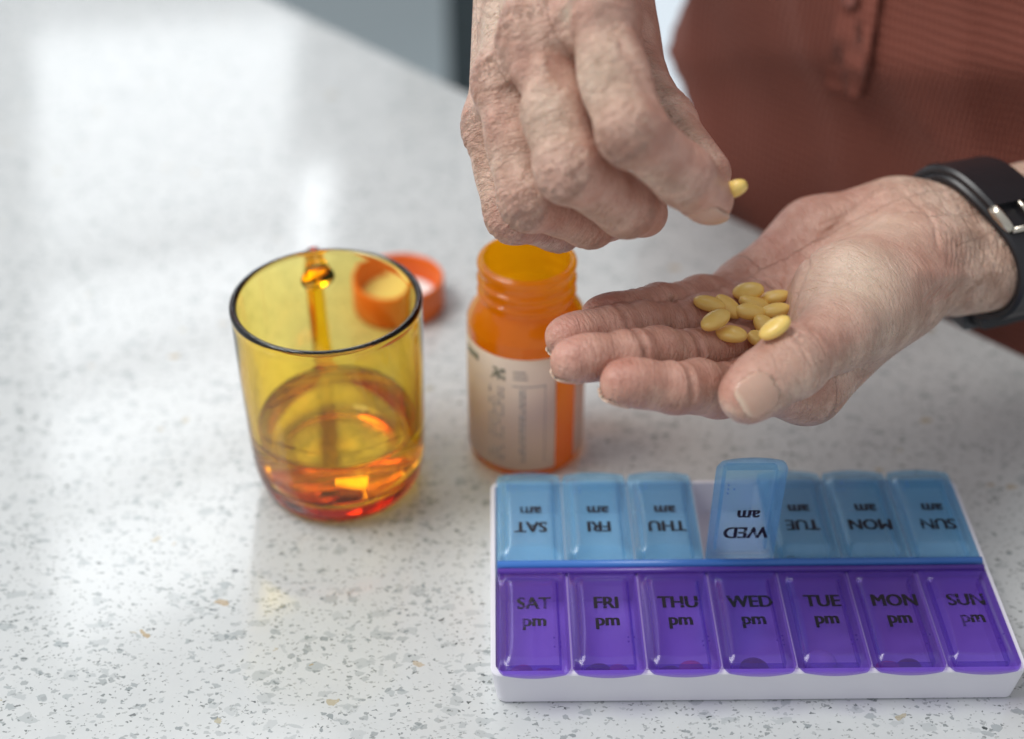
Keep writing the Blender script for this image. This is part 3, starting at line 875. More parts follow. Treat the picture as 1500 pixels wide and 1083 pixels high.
class Hand:
    def __init__(self):
        self.palm = []; self.fingers = []; self.lines = []; self.nails = []; self.reds = []; self.pales = []; self.todo = []
    def cone(self, a, b, ra, rb, k=0.009): self.palm.append((sd_cone, (a, b, ra, rb), k))
    def ell(self, c, R, r, k=0.009): self.palm.append((sd_ell, (c, R, np.array(r)), k))
    def finger(self, J, r, k0=0.009, k1=0.0007, web=(0.010, 0.026), pads=(), k=0.004):
        self.fingers.append(dict(J=J, r=r, k0=k0, k1=k1, web=web, pads=pads, k=k))
    def line(self, pts, amp, sig, proj=False):
        L = np.array(pts)
        if proj:          # lay the polyline on the skin
            keep = self.lines; self.lines = []
            for _ in range(5): L = L-self.grad(L)*self(L)[:, None]*0.9
            self.lines = keep
        self.lines.append((L, amp, sig))
    def nail(self, tip, a, n, r, x0, x1, w, lift=0.0, curv=16, edge=1.0): self.nails.append((tip, frame(a, n), r, x0, x1, w, lift, curv, edge))
    def nail_d(self, p, nl):
        tip, R, r, x0, x1, w, lift, curv, _ = nl
        q = (p-tip)@R.T
        x, y, z = q[:, 0], q[:, 1], q[:, 2]
        zz = z - lift + curv*np.maximum(x+0.003, 0)**2     # the plate curves down towards its free edge
        cyl = np.sqrt(y*y+(zz+r*0.25)**2)-r*1.25
        sh = np.abs(cyl)-0.00042
        cx = (x0+x1)/2; hx = (x1-x0)/2; hy = w/2; rc = min(hx, hy)*0.62
        dx = np.maximum(np.abs(x-cx)-hx+rc, 0); dy = np.maximum(np.abs(y)-hy+rc, 0)
        rect = np.sqrt(dx*dx+dy*dy)-rc
        d = np.maximum(np.maximum(sh, rect), -zz)
        carve = np.maximum(np.maximum(rect-0.0001, -(cyl+0.0004)), -zz)
        return d, rect, x, zz, carve
    def __call__(self, p):
        d = None
        for fn, args, k in self.palm:
            e = fn(p, *args); d = e if d is None else smin(d, e, k)
        for f in self.fingers:
            J, r = f['J'], f['r']; e = None
            for i in range(len(J)-1):
                c = sd_cone(p, J[i], J[i+1], r[i], r[i+1])
                e = c if e is None else smin(e, c, f['k'])
            for (c, R, rad, kk) in f['pads']:
                e = smin(e, sd_ell(p, c, R, np.array(rad)), kk)
            ax = unit(J[1]-J[0]); s = (p-J[0])@ax
            t = np.clip((s-f['web'][0])/(f['web'][1]-f['web'][0]), 0, 1); t = t*t*(3-2*t)
            d = smin(d, e, f['k0']*(1-t)+f['k1']*t)
        for L, amp, sig in self.lines:
            lo = L.min(0)-3*sig; hi = L.max(0)+3*sig
            m = np.where(np.all((p > lo) & (p < hi), axis=1))[0]
            if len(m) == 0: continue
            q = p[m]; best = np.full(len(m), 1e9)
            for a, b in zip(L[:-1], L[1:]):
                ab = b-a; t = np.clip(((q-a)@ab)/(ab@ab+1e-12), 0, 1)
                v = q-a-t[:, None]*ab; best = np.minimum(best, np.einsum('ij,ij->i', v, v))
            d[m] += amp*np.exp(-best/(sig*sig))
        for nl in self.nails:
            m = np.where(((p-nl[0])**2).sum(1) < 0.020**2)[0]
            if len(m) == 0: continue
            e, rect, x, zz, carve = self.nail_d(p[m], nl)
            dm = d[m]
            groove = np.exp(-(rect/0.0006)**2)*(zz > 0)*(x < nl[4]-0.0022)
            dm = np.maximum(dm, -carve) + 0.00030*groove
            d[m] = smin(dm, e, 0.00025)
        return d
    def grad(self, p, e=0.0004):
        k = np.array([[1, -1, -1], [-1, -1, 1], [-1, 1, -1], [1, 1, 1]], float)
        g = sum(kk*self(p+kk*e)[:, None] for kk in k)
        return g/(np.linalg.norm(g, axis=1, keepdims=True)+1e-12)
    def surf_point(self, u, v, d0=0.40, d1=0.75, lift=0.0):
        o = np.array([0, 0, H]); dr = unit(P(u, v, 1.0)-o); t = d0
        for _ in range(90):
            s = self((o+dr*t)[None])[0]
            if s < 1e-5: break
            t += s*0.9
            if t > d1+0.3: return None
        return o+dr*(t-lift)
    def mesh(self, lo, hi, h):
        lo = np.array(lo); hi = np.array(hi); B = 4
        nb = np.ceil((hi-lo)/(h*B)).astype(int)
        ax = [lo[i]+(np.arange(nb[i])+0.5)*h*B for i in range(3)]
        C = np.stack(np.meshgrid(*ax, indexing='ij'), -1).reshape(-1, 3)
        dc = np.concatenate([self(c) for c in np.array_split(C, max(1, len(C)//200000))]).reshape(nb)
        act = np.abs(dc) < h*B*0.87*1.25+0.0006
        n = nb*B
        g = np.repeat(np.repeat(np.repeat(dc, B, 0), B, 1), B, 2).astype(np.float64)
        ma = np.repeat(np.repeat(np.repeat(act, B, 0), B, 1), B, 2)
        idx = np.argwhere(ma)
        pts = lo+(idx+0.5)*h
        vals = np.concatenate([self(c) for c in np.array_split(pts, max(1, len(pts)//200000))])
        g[ma] = vals
        ins = g < 0
        a = np.zeros(n-1, int)
        for dx in (0, 1):
            for dy in (0, 1):
                for dz in (0, 1):
                    a += ins[dx:n[0]-1+dx, dy:n[1]-1+dy, dz:n[2]-1+dz]
        cells = np.argwhere((a > 0) & (a < 8))
        vid = np.full(n-1, -1, int); vid[tuple(cells.T)] = np.arange(len(cells))
        acc = np.zeros((len(cells), 3)); cnt = np.zeros(len(cells))
        corners = [(x, y, z) for x in (0, 1) for y in (0, 1) for z in (0, 1)]
        for c0 in corners:
            for axx in range(3):
                if c0[axx]: continue
                c1 = list(c0); c1[axx] = 1
                v0 = g[tuple((cells+c0).T)]; v1 = g[tuple((cells+c1).T)]
                cr = (v0 < 0) != (v1 < 0)
                t = np.where(cr, v0/(v0-v1+1e-30), 0)
                pt = np.repeat(np.array(c0, float)[None], len(cells), 0); pt[:, axx] = t
                acc[cr] += pt[cr]; cnt[cr] += 1
        V = lo+(cells+acc/cnt[:, None]+0.5)*h
        F = []
        for axx in range(3):
            sl0 = [slice(None)]*3; sl1 = [slice(None)]*3
            sl0[axx] = slice(0, n[axx]-1); sl1[axx] = slice(1, n[axx])
            s0 = ins[tuple(sl0)]; s1 = ins[tuple(sl1)]
            e = np.argwhere(s0 != s1)
            o1, o2 = (axx+1) % 3, (axx+2) % 3
            ok = (e[:, o1] > 0) & (e[:, o2] > 0) & (e[:, o1] < n[o1]-1) & (e[:, o2] < n[o2]-1)
            e = e[ok]; fl = s0[tuple(e.T)]
            q = []
            for (i, j) in ((-1, -1), (0, -1), (0, 0), (-1, 0)):
                c = e.copy(); c[:, o1] += i; c[:, o2] += j
                q.append(vid[tuple(c.T)])
            q = np.stack(q, 1)
            q = np.where(fl[:, None], q, q[:, ::-1])
            F.append(q)
        F = np.concatenate(F); F = F[(F >= 0).all(1)]
        for _ in range(2):
            d = np.concatenate([self(c) for c in np.array_split(V, max(1, len(V)//200000))])
            gr = np.concatenate([self.grad(c) for c in np.array_split(V, max(1, len(V)//200000))])
            V = V-gr*np.clip(d, -h, h)[:, None]*0.9
        return V, F, gr
    def attrs(self, V, nrm, palm_n=None):
        red = np.zeros(len(V)); pale = np.zeros(len(V)); nail = np.zeros(len(V)); edge = np.zeros(len(V))
        for c, r, w in self.reds: red = np.maximum(red, w*np.exp(-(((V-c)/r)**2).sum(1)))
        for c, r, w in self.pales: pale = np.maximum(pale, w*np.exp(-(((V-c)/r)**2).sum(1)))
        for nl in self.nails:
            m = np.where(((V-nl[0])**2).sum(1) < 0.020**2)[0]
            e, rect, x, zz, carve = self.nail_d(V[m], nl)
            a = np.clip((0.0005-e)/0.0003, 0, 1)*(rect < 0.0001)
            nail[m] = np.maximum(nail[m], a)
            edge[m] = np.maximum(edge[m], nl[8]*a*np.clip((x-(nl[4]-0.0017))/0.0010, 0, 1))
            red[m] *= (1-a)
        return red, pale, nail, edge

def flow_attr(h, V, chains):
    """distance along the nearest finger or hand bone, and across it"""
    best = np.full(len(V), 1e9); out = np.zeros((len(V), 3))
    for ci, (J, r, n) in enumerate(chains):
        s0 = 0.0
        for i in range(len(J)-1):
            a, b = J[i], J[i+1]; ax = unit(b-a); L = np.linalg.norm(b-a)
            d = sd_cone(V, a, b, r[i]*.8, r[i+1]*.8); m = d < best; best[m] = d[m]
            R = frame(ax, n); q = (V[m]-a)@R.T
            out[m, 0] = q[:, 0]+s0+ci*0.37; out[m, 1] = q[:, 1]; out[m, 2] = q[:, 2]
            s0 += L
    return out

def noise3(p, s, seed=0):
    """cheap smooth noise: a few rotated sine products"""
    rng = np.random.RandomState(seed); out = np.zeros(len(p))
    for i in range(6):
        d = rng.randn(3, 3); ph = rng.rand(3)*6.28
        q = p@d.T*s+ph
        out += np.sin(q[:, 0])*np.sin(q[:, 1]+np.sin(q[:, 2]))
    return out/6

def joint_lines(h, J, a, dorsal, r, offs, amp, sig, spread=62, wob=0.0006, seed=0):
    """wrinkles running across a joint on the side the normal points to"""
    rng = random.Random(seed); a = unit(a); n = unit(dorsal-a*(dorsal@a)); b = np.cross(a, n)
    for o in offs:
        sp = spread*(0.75+0.4*rng.random()); sh = (rng.random()-0.5)*16
        pts = []
        w1, w2 = rng.random()*6, rng.random()*6
        for k in range(9):
            f = math.radians(-sp+2*sp*k/8+sh)
            bow = -0.0010*(1-math.cos(f))*np.sign(o+1e-9)
            oo = o+wob*math.sin(k*1.1+w1)+bow
            pts.append(J+r*(math.cos(f)*n+math.sin(f)*b)+a*oo)
        h.todo.append((pts, amp*(0.7+0.6*rng.random()), sig))

# ---- left hand: palm up, cupped, holding the tablets
LH = Hand()
mpU = P(1140, 505, .556)
idx = [P(1182, 566, .545), P(1052, 572, .515), P(990, 568, .499), P(912, 564, .493)]
mid = [P(1146, 510, .556), P(1000, 522, .524), P(924, 519, .507), P(838, 531, .500)]
rng_ = [P(1114, 460, .570), P(986, 478, .541), P(900, 481, .523), P(829, 497, .515)]
lit = [P(1088, 428, .586), P(990, 446, .556), P(938, 452, .538), P(881, 463, .530)]
radW = P(1400, 397, .592); ulnW = P(1388, 330, .602)
PN = unit(np.cross(idx[0]-radW, lit[0]-ulnW)); PN = PN if PN[2] > 0 else -PN      # palm normal (up)
elbL = np.array([0.43, 0.63, 0.085])
LH.cone(radW, radW+(elbL-radW)*0.9+np.array([0.012, -.01, 0]), .0185, .036, .012)
LH.cone(ulnW, ulnW+(elbL-ulnW)*0.9, .0180, .036, .012)
LH.cone(P(1345, 385, .588), idx[0], .0190, .0138, .010)
LH.cone(P(1345, 370, .592), mid[0], .0180, .0118, .010)
LH.cone(P(1340, 350, .600), rng_[0], .0165, .0112, .010)
LH.cone(P(1325, 328, .604), lit[0], .0165, .0108, .010)
# heel of the hand, ball of the thumb
LH.cone(P(1300, 322, .603), P(1195, 352, .597), .0160, .0160, .010)
LH.cone(P(1195, 352, .597), P(1108, 410, .588), .0160, .0112, .009)
LH.cone(P(1335, 385, .583), P(1243, 438, .548), .0205, .0205, .009)
LH.cone(P(1243, 438, .548), P(1215, 480, .534), .0195, .0150, .008)
def pad(J0, J1, t, n, off, r):
    c = J0+(J1-J0)*t+n*off
    return (c, frame(J1-J0, n), r, .002)
def curl_normal(J, i):
    a = unit(J[i+1]-J[i]); n = PN-a*(PN@a); return unit(n)
for J, r in ((lit, (.0096, .0080, .0073, .0064)), (rng_, (.0106, .0090, .0082, .0072)), (mid, (.0110, .0094, .0086, .0075)), (idx, (.0112, .0096, .0088, .0077))):
    n0, n1, n2 = (curl_normal(J, i) for i in range(3))
    pads = [pad(J[0], J[1], .66, n0, r[1]*.42, (.0115, r[1]*.96, r[1]*.84)),
            pad(J[1], J[2], .50, n1, r[2]*.42, (.0096, r[2]*.98, r[2]*.84)),
            pad(J[2], J[3], .74, n2, r[3]*.34, (.0125, r[3]*1.06, r[3]*.92))]
    LH.finger(J, r, web=(.016, .030), pads=pads, k=.003)
    # flexion creases on the palm side
    for i, jj, aa in ((1, n0, J[2]-J[0]), (2, n1, J[3]-J[1])):
        joint_lines(LH, J[i]+jj*r[i]*0.05, aa, jj, r[i]*1.02, (-.0005, .0007), .0012, .0012, 88, .0003, seed=i+int(r[0]*1e5))
    joint_lines(LH, J[0]+(J[1]-J[0])*0.42+n0*r[0]*0.1, J[1]-J[0], n0, r[0]*1.0, (0.0,), .0011, .0012, 80, .0003, seed=9)
    LH.reds.append((J[3]+n2*.004, .013, 1.0)); LH.reds.append((J[1], .017, .7)); LH.reds.append((J[0]*.5+J[1]*.5, .016, .6)); LH.reds.append((J[2], .014, .75))
thb = [P(1320, 425, .570), P(1226, 488, .522), P(1160, 531, .500), P(1095, 579, .491)]
tn = unit(P(1096, 577, .48)-P(1096, 577, .50))*1.0 + 0.55*unit(P(1070, 612, .49)-P(1095, 579, .49))   # the nail looks at the camera, a little down
LH.finger(thb, (.0170, .0132, .0112, .0098), k0=.010, k1=.0012, web=(.030, .060), k=.005,
          pads=[(thb[3]+(thb[2]-thb[3])*.30-unit(tn)*.0030, frame(thb[3]-thb[2], tn), (.0150, .0116, .0088), .003),
                (thb[2]+0*tn, frame(thb[3]-thb[2], tn), (.0100, .0118, .0112), .004)])
LH.nail(thb[3], thb[3]-thb[2], tn, .0098, -.0052, .0081, .0134, .0000, 28, .5)
joint_lines(LH, thb[2], thb[3]-thb[1], tn, .0120, (-.0050, -.0032, -.0014, .0004, .0022, .0042), .00075, .0008, 55, .0006, seed=3)
for J, r, rr2 in ((rng_, .0072, .0100), (mid, .0075, .0105), (idx, .0077, .0108)):
    a = J[3]-J[2]; n = -curl_normal(J, 2)
    LH.nail(J[3], a, n, r, -.004, r-.0005, rr2, -.0005, 24, .4)
LH.nail(lit[3], lit[3]-lit[2], -curl_normal(lit, 2), .0064, -.004, .0068, .0086, -.0004)
for a_ in LH.todo: LH.line(*a_, proj=True)
# creases of the palm
def on(h, pts, lift=0.0):
    out = []
    for u, v in pts:
        s = h.surf_point(u, v)
        if s is not None: out.append(s)
    return np.array(out)
_cr = [([(1296, 272), (1240, 318), (1205, 350), (1182, 392), (1163, 440), (1156, 470)], .0014, .0017),
       ([(1130, 352), (1150, 372), (1155, 400), (1148, 425)], .0008, .0011),
       ([(1060, 408), (1088, 418), (1120, 425)], .0008, .0011),
       ([(1098, 398), (1120, 404), (1150, 402)], .0006, .0009)]
_cr += [([(1188+i*3, 395-i*13), (1215+i*6, 372-i*12), (1255+i*7, 352-i*11)], .00038, .0007) for i in range(6)]
_cr += [([(1160, 490), (1172, 455), (1192, 425)], .0007, .0012), ([(1170, 500), (1186, 470), (1206, 445)], .0004, .0010)]
# wrist creases
_cr += [([(1296, 268), (1330, 285), (1362, 318), (1375, 360)], .0008, .0012)]
for i in range(16):
    x = 1384+i*6.6
    _cr.append(([(x-16, 300+5*math.sin(i*2.1)), (x+2, 335), (x+6, 372+8*math.sin(i*1.7)), (x-4, 410), (x-34, 440+4*math.sin(i))], .00030+.00018*((i*7) % 3)/2, .00062))
_cr += [([(1225+i*14, 600-i*9), (1245+i*13, 585-i*12), (1262+i*12, 560-i*13)], .0007, .0012) for i in range(5)]
_todo = [(on(LH, pts), a, s) for pts, a, s in _cr]
for L, a, s in _todo:
    if len(L) > 1: LH.line(L, a, s)
# tendons under the skin of the wrist
for pts, a, s in (([(1300, 318), (1350, 330), (1400, 338), (1450, 345)], -.0011, .0042), ([(1345, 400), (1390, 405), (1440, 408)], -.0008, .0040)):
    L = on(LH, pts)
    if len(L) > 1: LH.line(L, a, s)
LH.reds += [(LH.surf_point(1130, 350), .020, .8), (LH.surf_point(1075, 415), .012, .7), (LH.surf_point(1190, 420), .013, .6), (LH.surf_point(1100, 480), .018, .7), (LH.surf_point(1230, 290), .016, .6), (LH.surf_point(1200, 520), .010, .35), (thb[3], .009, .35)]
LH.pales += [(LH.surf_point(1255, 400), .026, 1.0), (LH.surf_point(1290, 330), .02, .7), (LH.surf_point(1170, 540), .014, .4)]

# ---- right hand: back of the hand up, a tablet between thumb and forefinger
RH = Hand()
rI = [P(870, 26, .478), P(926, 192, .463), P(1002, 258, .478), P(1037, 294, .490)]
rM = [P(786, 52, .492), P(834, 246, .479), P(918, 304, .497), P(943, 314, .514)]
rR = [P(742, 122, .509), P(776, 290, .500), P(864, 326, .516), P(905, 318, .534)]
rL = [P(722, 186, .528), P(752, 314, .523), P(818, 336, .536), P(858, 322, .550)]
rT = [P(862, -20, .572), P(922, 108, .546), P(970, 182, .527), P(1035, 254, .509)]
wr_r = P(846, -175, .558); wr_u = P(752, -190, .572)
RD = unit(np.cross(rI[0]-wr_r, rL[0]-wr_u)); 
if RD@(np.array([0, 0, H])-rM[0]) < 0: RD = -RD                                  # back of the hand
elbR = np.array([0.0, 0.84, 0.27])
RH.cone(wr_r, wr_r+(elbR-wr_r)*0.9, .0190, .036, .012)
RH.cone(wr_u, wr_u+(elbR-wr_u)*0.9, .0180, .036, .012)
for a, b, ra, rb in ((wr_r*.7+wr_u*.3, rI[0], .0165, .0122), (wr_r*.55+wr_u*.45, rM[0], .0165, .0122), (wr_r*.3+wr_u*.7, rR[0], .0160, .0112), (wr_u, rL[0], .0155, .0102)):
    RH.cone(a-RD*.002, b-RD*.001, ra, rb, .007)
# flesh of the palm behind the knuckles and the web of the thumb
RH.cone(wr_r-RD*.008, rI[0]*.5+rM[0]*.5-RD*.012, .016, .012, .010)
RH.cone(wr_u-RD*.008, rR[0]*.6+rL[0]*.4-RD*.010, .016, .010, .010)
RH.cone(wr_r-RD*.010, rT[1], .0152, .0120, .010)
RH.cone(rT[0], rT[1]*.5+rI[0]*.5, .0130, .0110, .010)
def bend_out(J, i):
    return unit(unit(J[i]-J[i-1])-unit(J[i+1]-J[i]))
for J, r, w, k1 in ((rL, (.0102, .0092, .0080, .0070), (.004, .016), .0004), (rR, (.0112, .0102, .0088, .0076), (.004, .016), .0004), (rM, (.0116, .0106, .0100, .0082), (.004, .016), .0004), (rI, (.0114, .0104, .0099, .0084), (.002, .013), .0004)):
    o1 = bend_out(J, 1); 
    pads = [(J[1]+o1*r[1]*.12, frame(J[2]-J[0], o1), (r[1]*1.05, r[1]*1.0, r[1]*.95), .004),
            (J[0]*.45+J[1]*.55, frame(J[1]-J[0], o1), (.018, r[1]*1.02, r[1]*1.0), .005),
            (J[2]+(J[3]-J[2])*.6-bend_out(J, 1)*r[3]*.2, frame(J[3]-J[2], o1), (.0125, r[3]*1.05, r[3]*.98), .003)]
    RH.finger(J, r, web=w, pads=pads, k1=k1, k=.004)
    joint_lines(RH, J[1]+o1*r[1]*.1, J[2]-J[0], o1, r[1]*1.06, (-.0072, -.0052, -.0034, -.0016, .0004, .0024, .0044),   .00075, .00080, 55, .0007, seed=int(r[0]*1e5))
    o2 = unit(o1+0.6*bend_out(J, 2)); joint_lines(RH, J[2], J[3]-J[1], o2, r[2]*1.02, (-.0022, -.0006, .0012), .00040, .00075, 50, .0005, seed=4)
    # loose skin of the knuckle on the back of the hand
    kd = unit(RD+0.3*unit(J[0]-wr_r)); joint_lines(RH, J[0], J[1]-J[0], kd, r[0]*1.02, (-.004, -.001, .002, .005), .00045, .0009, 48, .001, seed=8)
    RH.reds.append((J[1]+o1*.008, .011, .55)); RH.reds.append((J[0]+RD*.01, .011, .5)); RH.reds.append((J[3], .012, .6)); RH.reds.append((J[2], .012, .4))
to = unit(np.cross(np.cross(rT[3]-rT[2], P(1050, 257, .46)-P(1050, 257, .50)), rT[3]-rT[2]))  # towards the camera across the thumb
tnr = unit(unit(P(1050, 200, .53)-P(1010, 260, .53))*0.9-0.15*unit(P(1000, 200, .48)-P(1000, 200, .52)))
RH.finger(rT, (.0132, .0126, .0112, .0086), k0=.010, k1=.001, web=(.035, .055), k=.005,
          pads=[(rT[2]+tnr*.0012, frame(rT[3]-rT[2], tnr), (.0105, .0108, .0108), .004)])
joint_lines(RH, rT[2]+tnr*.001, rT[3]-rT[1], tnr, .0118, (-.0055, -.0038, -.002, 0, .002, .004), .0006, .0008, 70, .0008, seed=12)
# nail of the forefinger, turned down and to the front
ni = unit(unit(P(1020, 340, .49)-P(1040, 297, .49))*0.72+0.75*unit(P(1000, 300, .46)-P(1000, 300, .50)))
RH.nail(rI[3], rI[3]-rI[2], ni, .0086, -.0066, .0076, .0118, -.0008, 26, .6)
for a_ in RH.todo: RH.line(*a_, proj=True)
# tendons, veins and the hollows between the bones
def onr(pts): return on(RH, pts)
_t = [([(868, 20), (855, -40), (840, -110)], -.0016, .0032), ([(786, 50), (790, 0), (800, -90)], -.0014, .0032),
      ([(745, 118), (757, 60), (775, -60)], -.0012, .0030), ([(722, 180), (732, 110), (745, 20), (752, -60)], -.0008, .0028),
      ([(828, 100), (826, 55), (822, 0), (818, -60)], .0034, .0055), ([(757, 172), (765, 110), (778, 40), (786, -30)], .0026, .0045), ([(722, 232), (730, 190), (742, 120), (752, 60)], .0012, .0035),
      ([(708, 90), (730, 50), (742, 10), (770, -40)], -.0009, .0016), ([(742, 120), (770, 95), (800, 90), (830, 60), (846, 10)], -.0008, .0017), ([(905, 60), (890, 110), (880, 150)], -.0005, .0016),
      ([(898, 40), (930, 90), (950, 130), (968, 160)], .0010, .0030)]
rr = random.Random(4)
for i in range(46):       # loose criss-cross wrinkles on the back of the hand
    u = rr.uniform(695, 940); v = rr.uniform(-5, 150); a_ = rr.uniform(-0.5, 0.5)+(0.3 if u < 780 else -0.2); L_ = rr.uniform(10, 26)
    _t.append(([(u-L_*math.cos(a_), v-L_*math.sin(a_)), (u, v+rr.uniform(-3, 3)), (u+L_*math.cos(a_), v+L_*math.sin(a_))], .00040, .0007))
for i in range(14):       # side of the thumb joint and the edge of the hand
    u = rr.uniform(930, 1000); v = rr.uniform(95, 190)
    _t.append(([(u-12, v-8), (u, v), (u+12, v+9)], .00032, .00065))
for i in range(9):
    v = 195+i*13; _t.append(([(690+i*3, v), (706+i*3.2, v+7), (722+i*3.2, v+2)], .0004, .0008))
_todo = [(onr(p_), a, s) for p_, a, s in _t]
for L, a, s in _todo:
    if len(L) > 1 and np.linalg.norm(L[0]-L[-1]) < 0.09: RH.line(L, a, s)
for (u, v, r, w) in ((760, 90, .012, .5), (850, 20, .010, .6), (720, 170, .010, .5)):
    s = RH.surf_point(u, v)
    if s is not None: RH.reds.append((s, r, w))
for (u, v, r, w) in ((870, 110, .015, .6), (800, 170, .012, .5), (710, 40, .012, .7), (830, 20, .004, .9)):
    s = RH.surf_point(u, v)
    if s is not None: RH.pales.append((s, r, w))

person = empty('person', (0.2, 0.8, -0.05))
tag(person, 'person in a rust red shirt cupping yellow tablets and pinching one above them', 'person')
HS = 0.00068
def build(h, pts, margin, cutp, cutn, palm):
    pts = np.array(pts); V, F, g = h.mesh(pts.min(0)-margin, pts.max(0)+margin, HS)
    keep = (V-cutp)@cutn < 0
    fk = keep[F].all(1); F = F[fk]
    used = np.unique(F); mp = np.full(len(V), -1); mp[used] = np.arange(len(used)); V, g, F = V[used], g[used], mp[F]
    red, pale, nail, edge = h.attrs(V, g)
    pl = np.clip((g@palm)*1.6+0.3, 0, 1)
    if h is LH:   # the wrist and the thumb's back keep the plain skin
        ax = unit(mid[0]-radW); s = (V-radW)@ax; pl = pl*np.clip((s-0.004)/0.02, 0, 1)
    bn = unit(np.cross(h.fingers[0]['J'][0]-h.fingers[3]['J'][0], unit(h.fingers[2]['J'][0]-cutp)))
    ch = [(f['J'], f['r'], bn if abs(bn@unit(f['J'][1]-f['J'][0])) < .97 else np.array([0, 0, 1.0])) for f in h.fingers]
    ch += [([cutp, f['J'][0]], [.02, f['r'][0]], bn) for f in h.fingers[:4]]
    fl = flow_attr(h, V, ch)
    return V, F, red, pale, nail, edge, pl, fl
def tube_np(a, b, ra, rb, dirw, n=40, m=14):
    V, F = [], []
    ax = unit(b-a); w = unit(dirw-ax*(dirw@ax)); t2 = np.cross(ax, w)
    for j in range(m+1):
        t = j/m; c = a+(b-a)*t; f = t*t*(3-2*t)
        r1 = ra[0]*(1-f)+rb[0]*f; r2 = ra[1]*(1-f)+rb[1]*f
        for k in range(n):
            an = 2*math.pi*k/n
            V.append(c+w*r1*math.cos(an)+t2*r2*math.sin(an))
    for j in range(m):
        for k in range(n):
            q = (k+1) % n
            F.append((j*n+k, j*n+q, (j+1)*n+q, (j+1)*n+k))
    F.append(tuple(range(n-1, -1, -1))); F.append(tuple(range(m*n, (m+1)*n)))
    return V, F
fdL = unit(elbL-(radW+ulnW)/2); fdR = unit(elbR-(wr_r+wr_u)/2)
cutL = (radW+ulnW)/2+fdL*0.058; cutR = (wr_r+wr_u)/2+fdR*0.045
partsL = build(LH, [*idx, *mid, *rng_, *lit, *thb, radW, ulnW, cutL], .030, cutL, fdL, PN)
partsR = build(RH, [*rI, *rM, *rR, *rL, *rT, wr_r, wr_u, cutR], .026, cutR, fdR, -RD)
VV, FF, AT, FLW = [], [], [[] for _ in range(5)], []
base = 0
for pt in (partsL, partsR):
    VV.append(pt[0]); FF += [tuple(f) for f in (pt[1]+base).tolist()]
    for i in range(5): AT[i].append(pt[2+i])
    FLW.append(pt[7]); base += len(pt[0])
def forearm(h, c, e, fd, w, n=72, m=26):
    """the same limb carried on to the elbow with a coarser mesh"""
    ww_ = unit(w-fd*(w@fd)); t2 = np.cross(fd, ww_); L = float((e-c)@fd)*0.86
    D = np.array([ww_*math.cos(2*math.pi*k/n)+t2*math.sin(2*math.pi*k/n) for k in range(n)])
    C_ = np.array([c+fd*(-0.0015+L*j/m) for j in range(m+1)])
    O = np.repeat(C_, n, 0); DD = np.tile(D, (m+1, 1)); t = np.full(len(O), 0.085)
    for _ in range(40): t = t-h(O+DD*t[:, None])*0.85
    V = O+DD*(t-0.00005)[:, None]
    F = [(j*n+k, j*n+(k+1) % n, (j+1)*n+(k+1) % n, (j+1)*n+k) for j in range(m) for k in range(n)]
    F.append(tuple(range(m*n, (m+1)*n)))
    return V, F
for h_, c, e, fd, w in ((LH, cutL, elbL, fdL, radW-ulnW), (RH, cutR, elbR, fdR, wr_r-wr_u)):
    tv, tf = forearm(h_, c, e, fd, w)
    VV.append(np.array(tv)); FF += [tuple(i+base for i in f) for f in tf]
    for i in range(5): AT[i].append(np.zeros(len(tv)))
    q_ = np.array(tv)-c; FLW.append(np.stack([q_@fd+.11, q_@unit(w), 0*q_[:, 0]], 1))
    base += len(tv)
VV = np.concatenate(VV)-np.array([0.2, 0.8, -0.05])
me = bpy.data.meshes.new('body'); me.from_pydata(VV.tolist(), [], FF); me.update()
me.polygons.foreach_set('use_smooth', [True]*len(me.polygons))
for nm, a in zip(('red', 'pale', 'nail', 'nail_edge', 'palmar'), AT):
    at = me.attributes.new(nm, 'FLOAT', 'POINT'); at.data.foreach_set('value', np.concatenate(a).astype(np.float32))
at = me.attributes.new('flow', 'FLOAT_VECTOR', 'POINT'); at.data.foreach_set('vector', np.concatenate(FLW).astype(np.float32).ravel())
me.materials.append(M['skin'])
body = bpy.data.objects.new('body', me); COL.objects.link(body); body.parent = person

# ------------------------------------------------------------------ tablets on the palm
pills = [  # u, v, angle in the picture, lift, tilt, how it lies
    (1037, 452, 38, 0, 'yellow oval tablet lying nearest the fingers, leftmost of the handful'),
    (1061, 453, 42, 0, 'yellow oval tablet tucked just right of the leftmost one in the palm'),
    (1098, 433, 2, .001, 'yellow oval tablet at the top of the handful, lying level'),
    (1101, 451, 10, 0, 'yellow oval tablet just below the topmost one in the palm'),
    (1136, 443, 8, 0, 'yellow oval tablet at the upper right, against the ball of the thumb'),
    (1050, 481, -42, .0025, 'yellow oval tablet leaning up to the right at the lower left of the handful'),
    (1094, 469, -14, .002, 'yellow oval tablet in the middle of the handful, long and slanting'),
    (1072, 496, 40, 0, 'yellow oval tablet at the bottom left, partly under its neighbour'),
    (1136, 466, -32, .001, 'yellow oval tablet beside the thumb base, slanting up to the right'),
    (1120, 483, 58, 0, 'yellow oval tablet standing steep near the thumb, right of the bare skin'),
    (1140, 486, -30, 0, 'yellow oval tablet mostly hidden by the thumb base'),
    (1103, 505, -38, .001, 'yellow oval tablet at the bottom, half hidden behind the thumb'),
]
pm0 = pill_mesh(.0060, .0038, .0025, 'yellow_tablet', M['pill'], 40, 20)
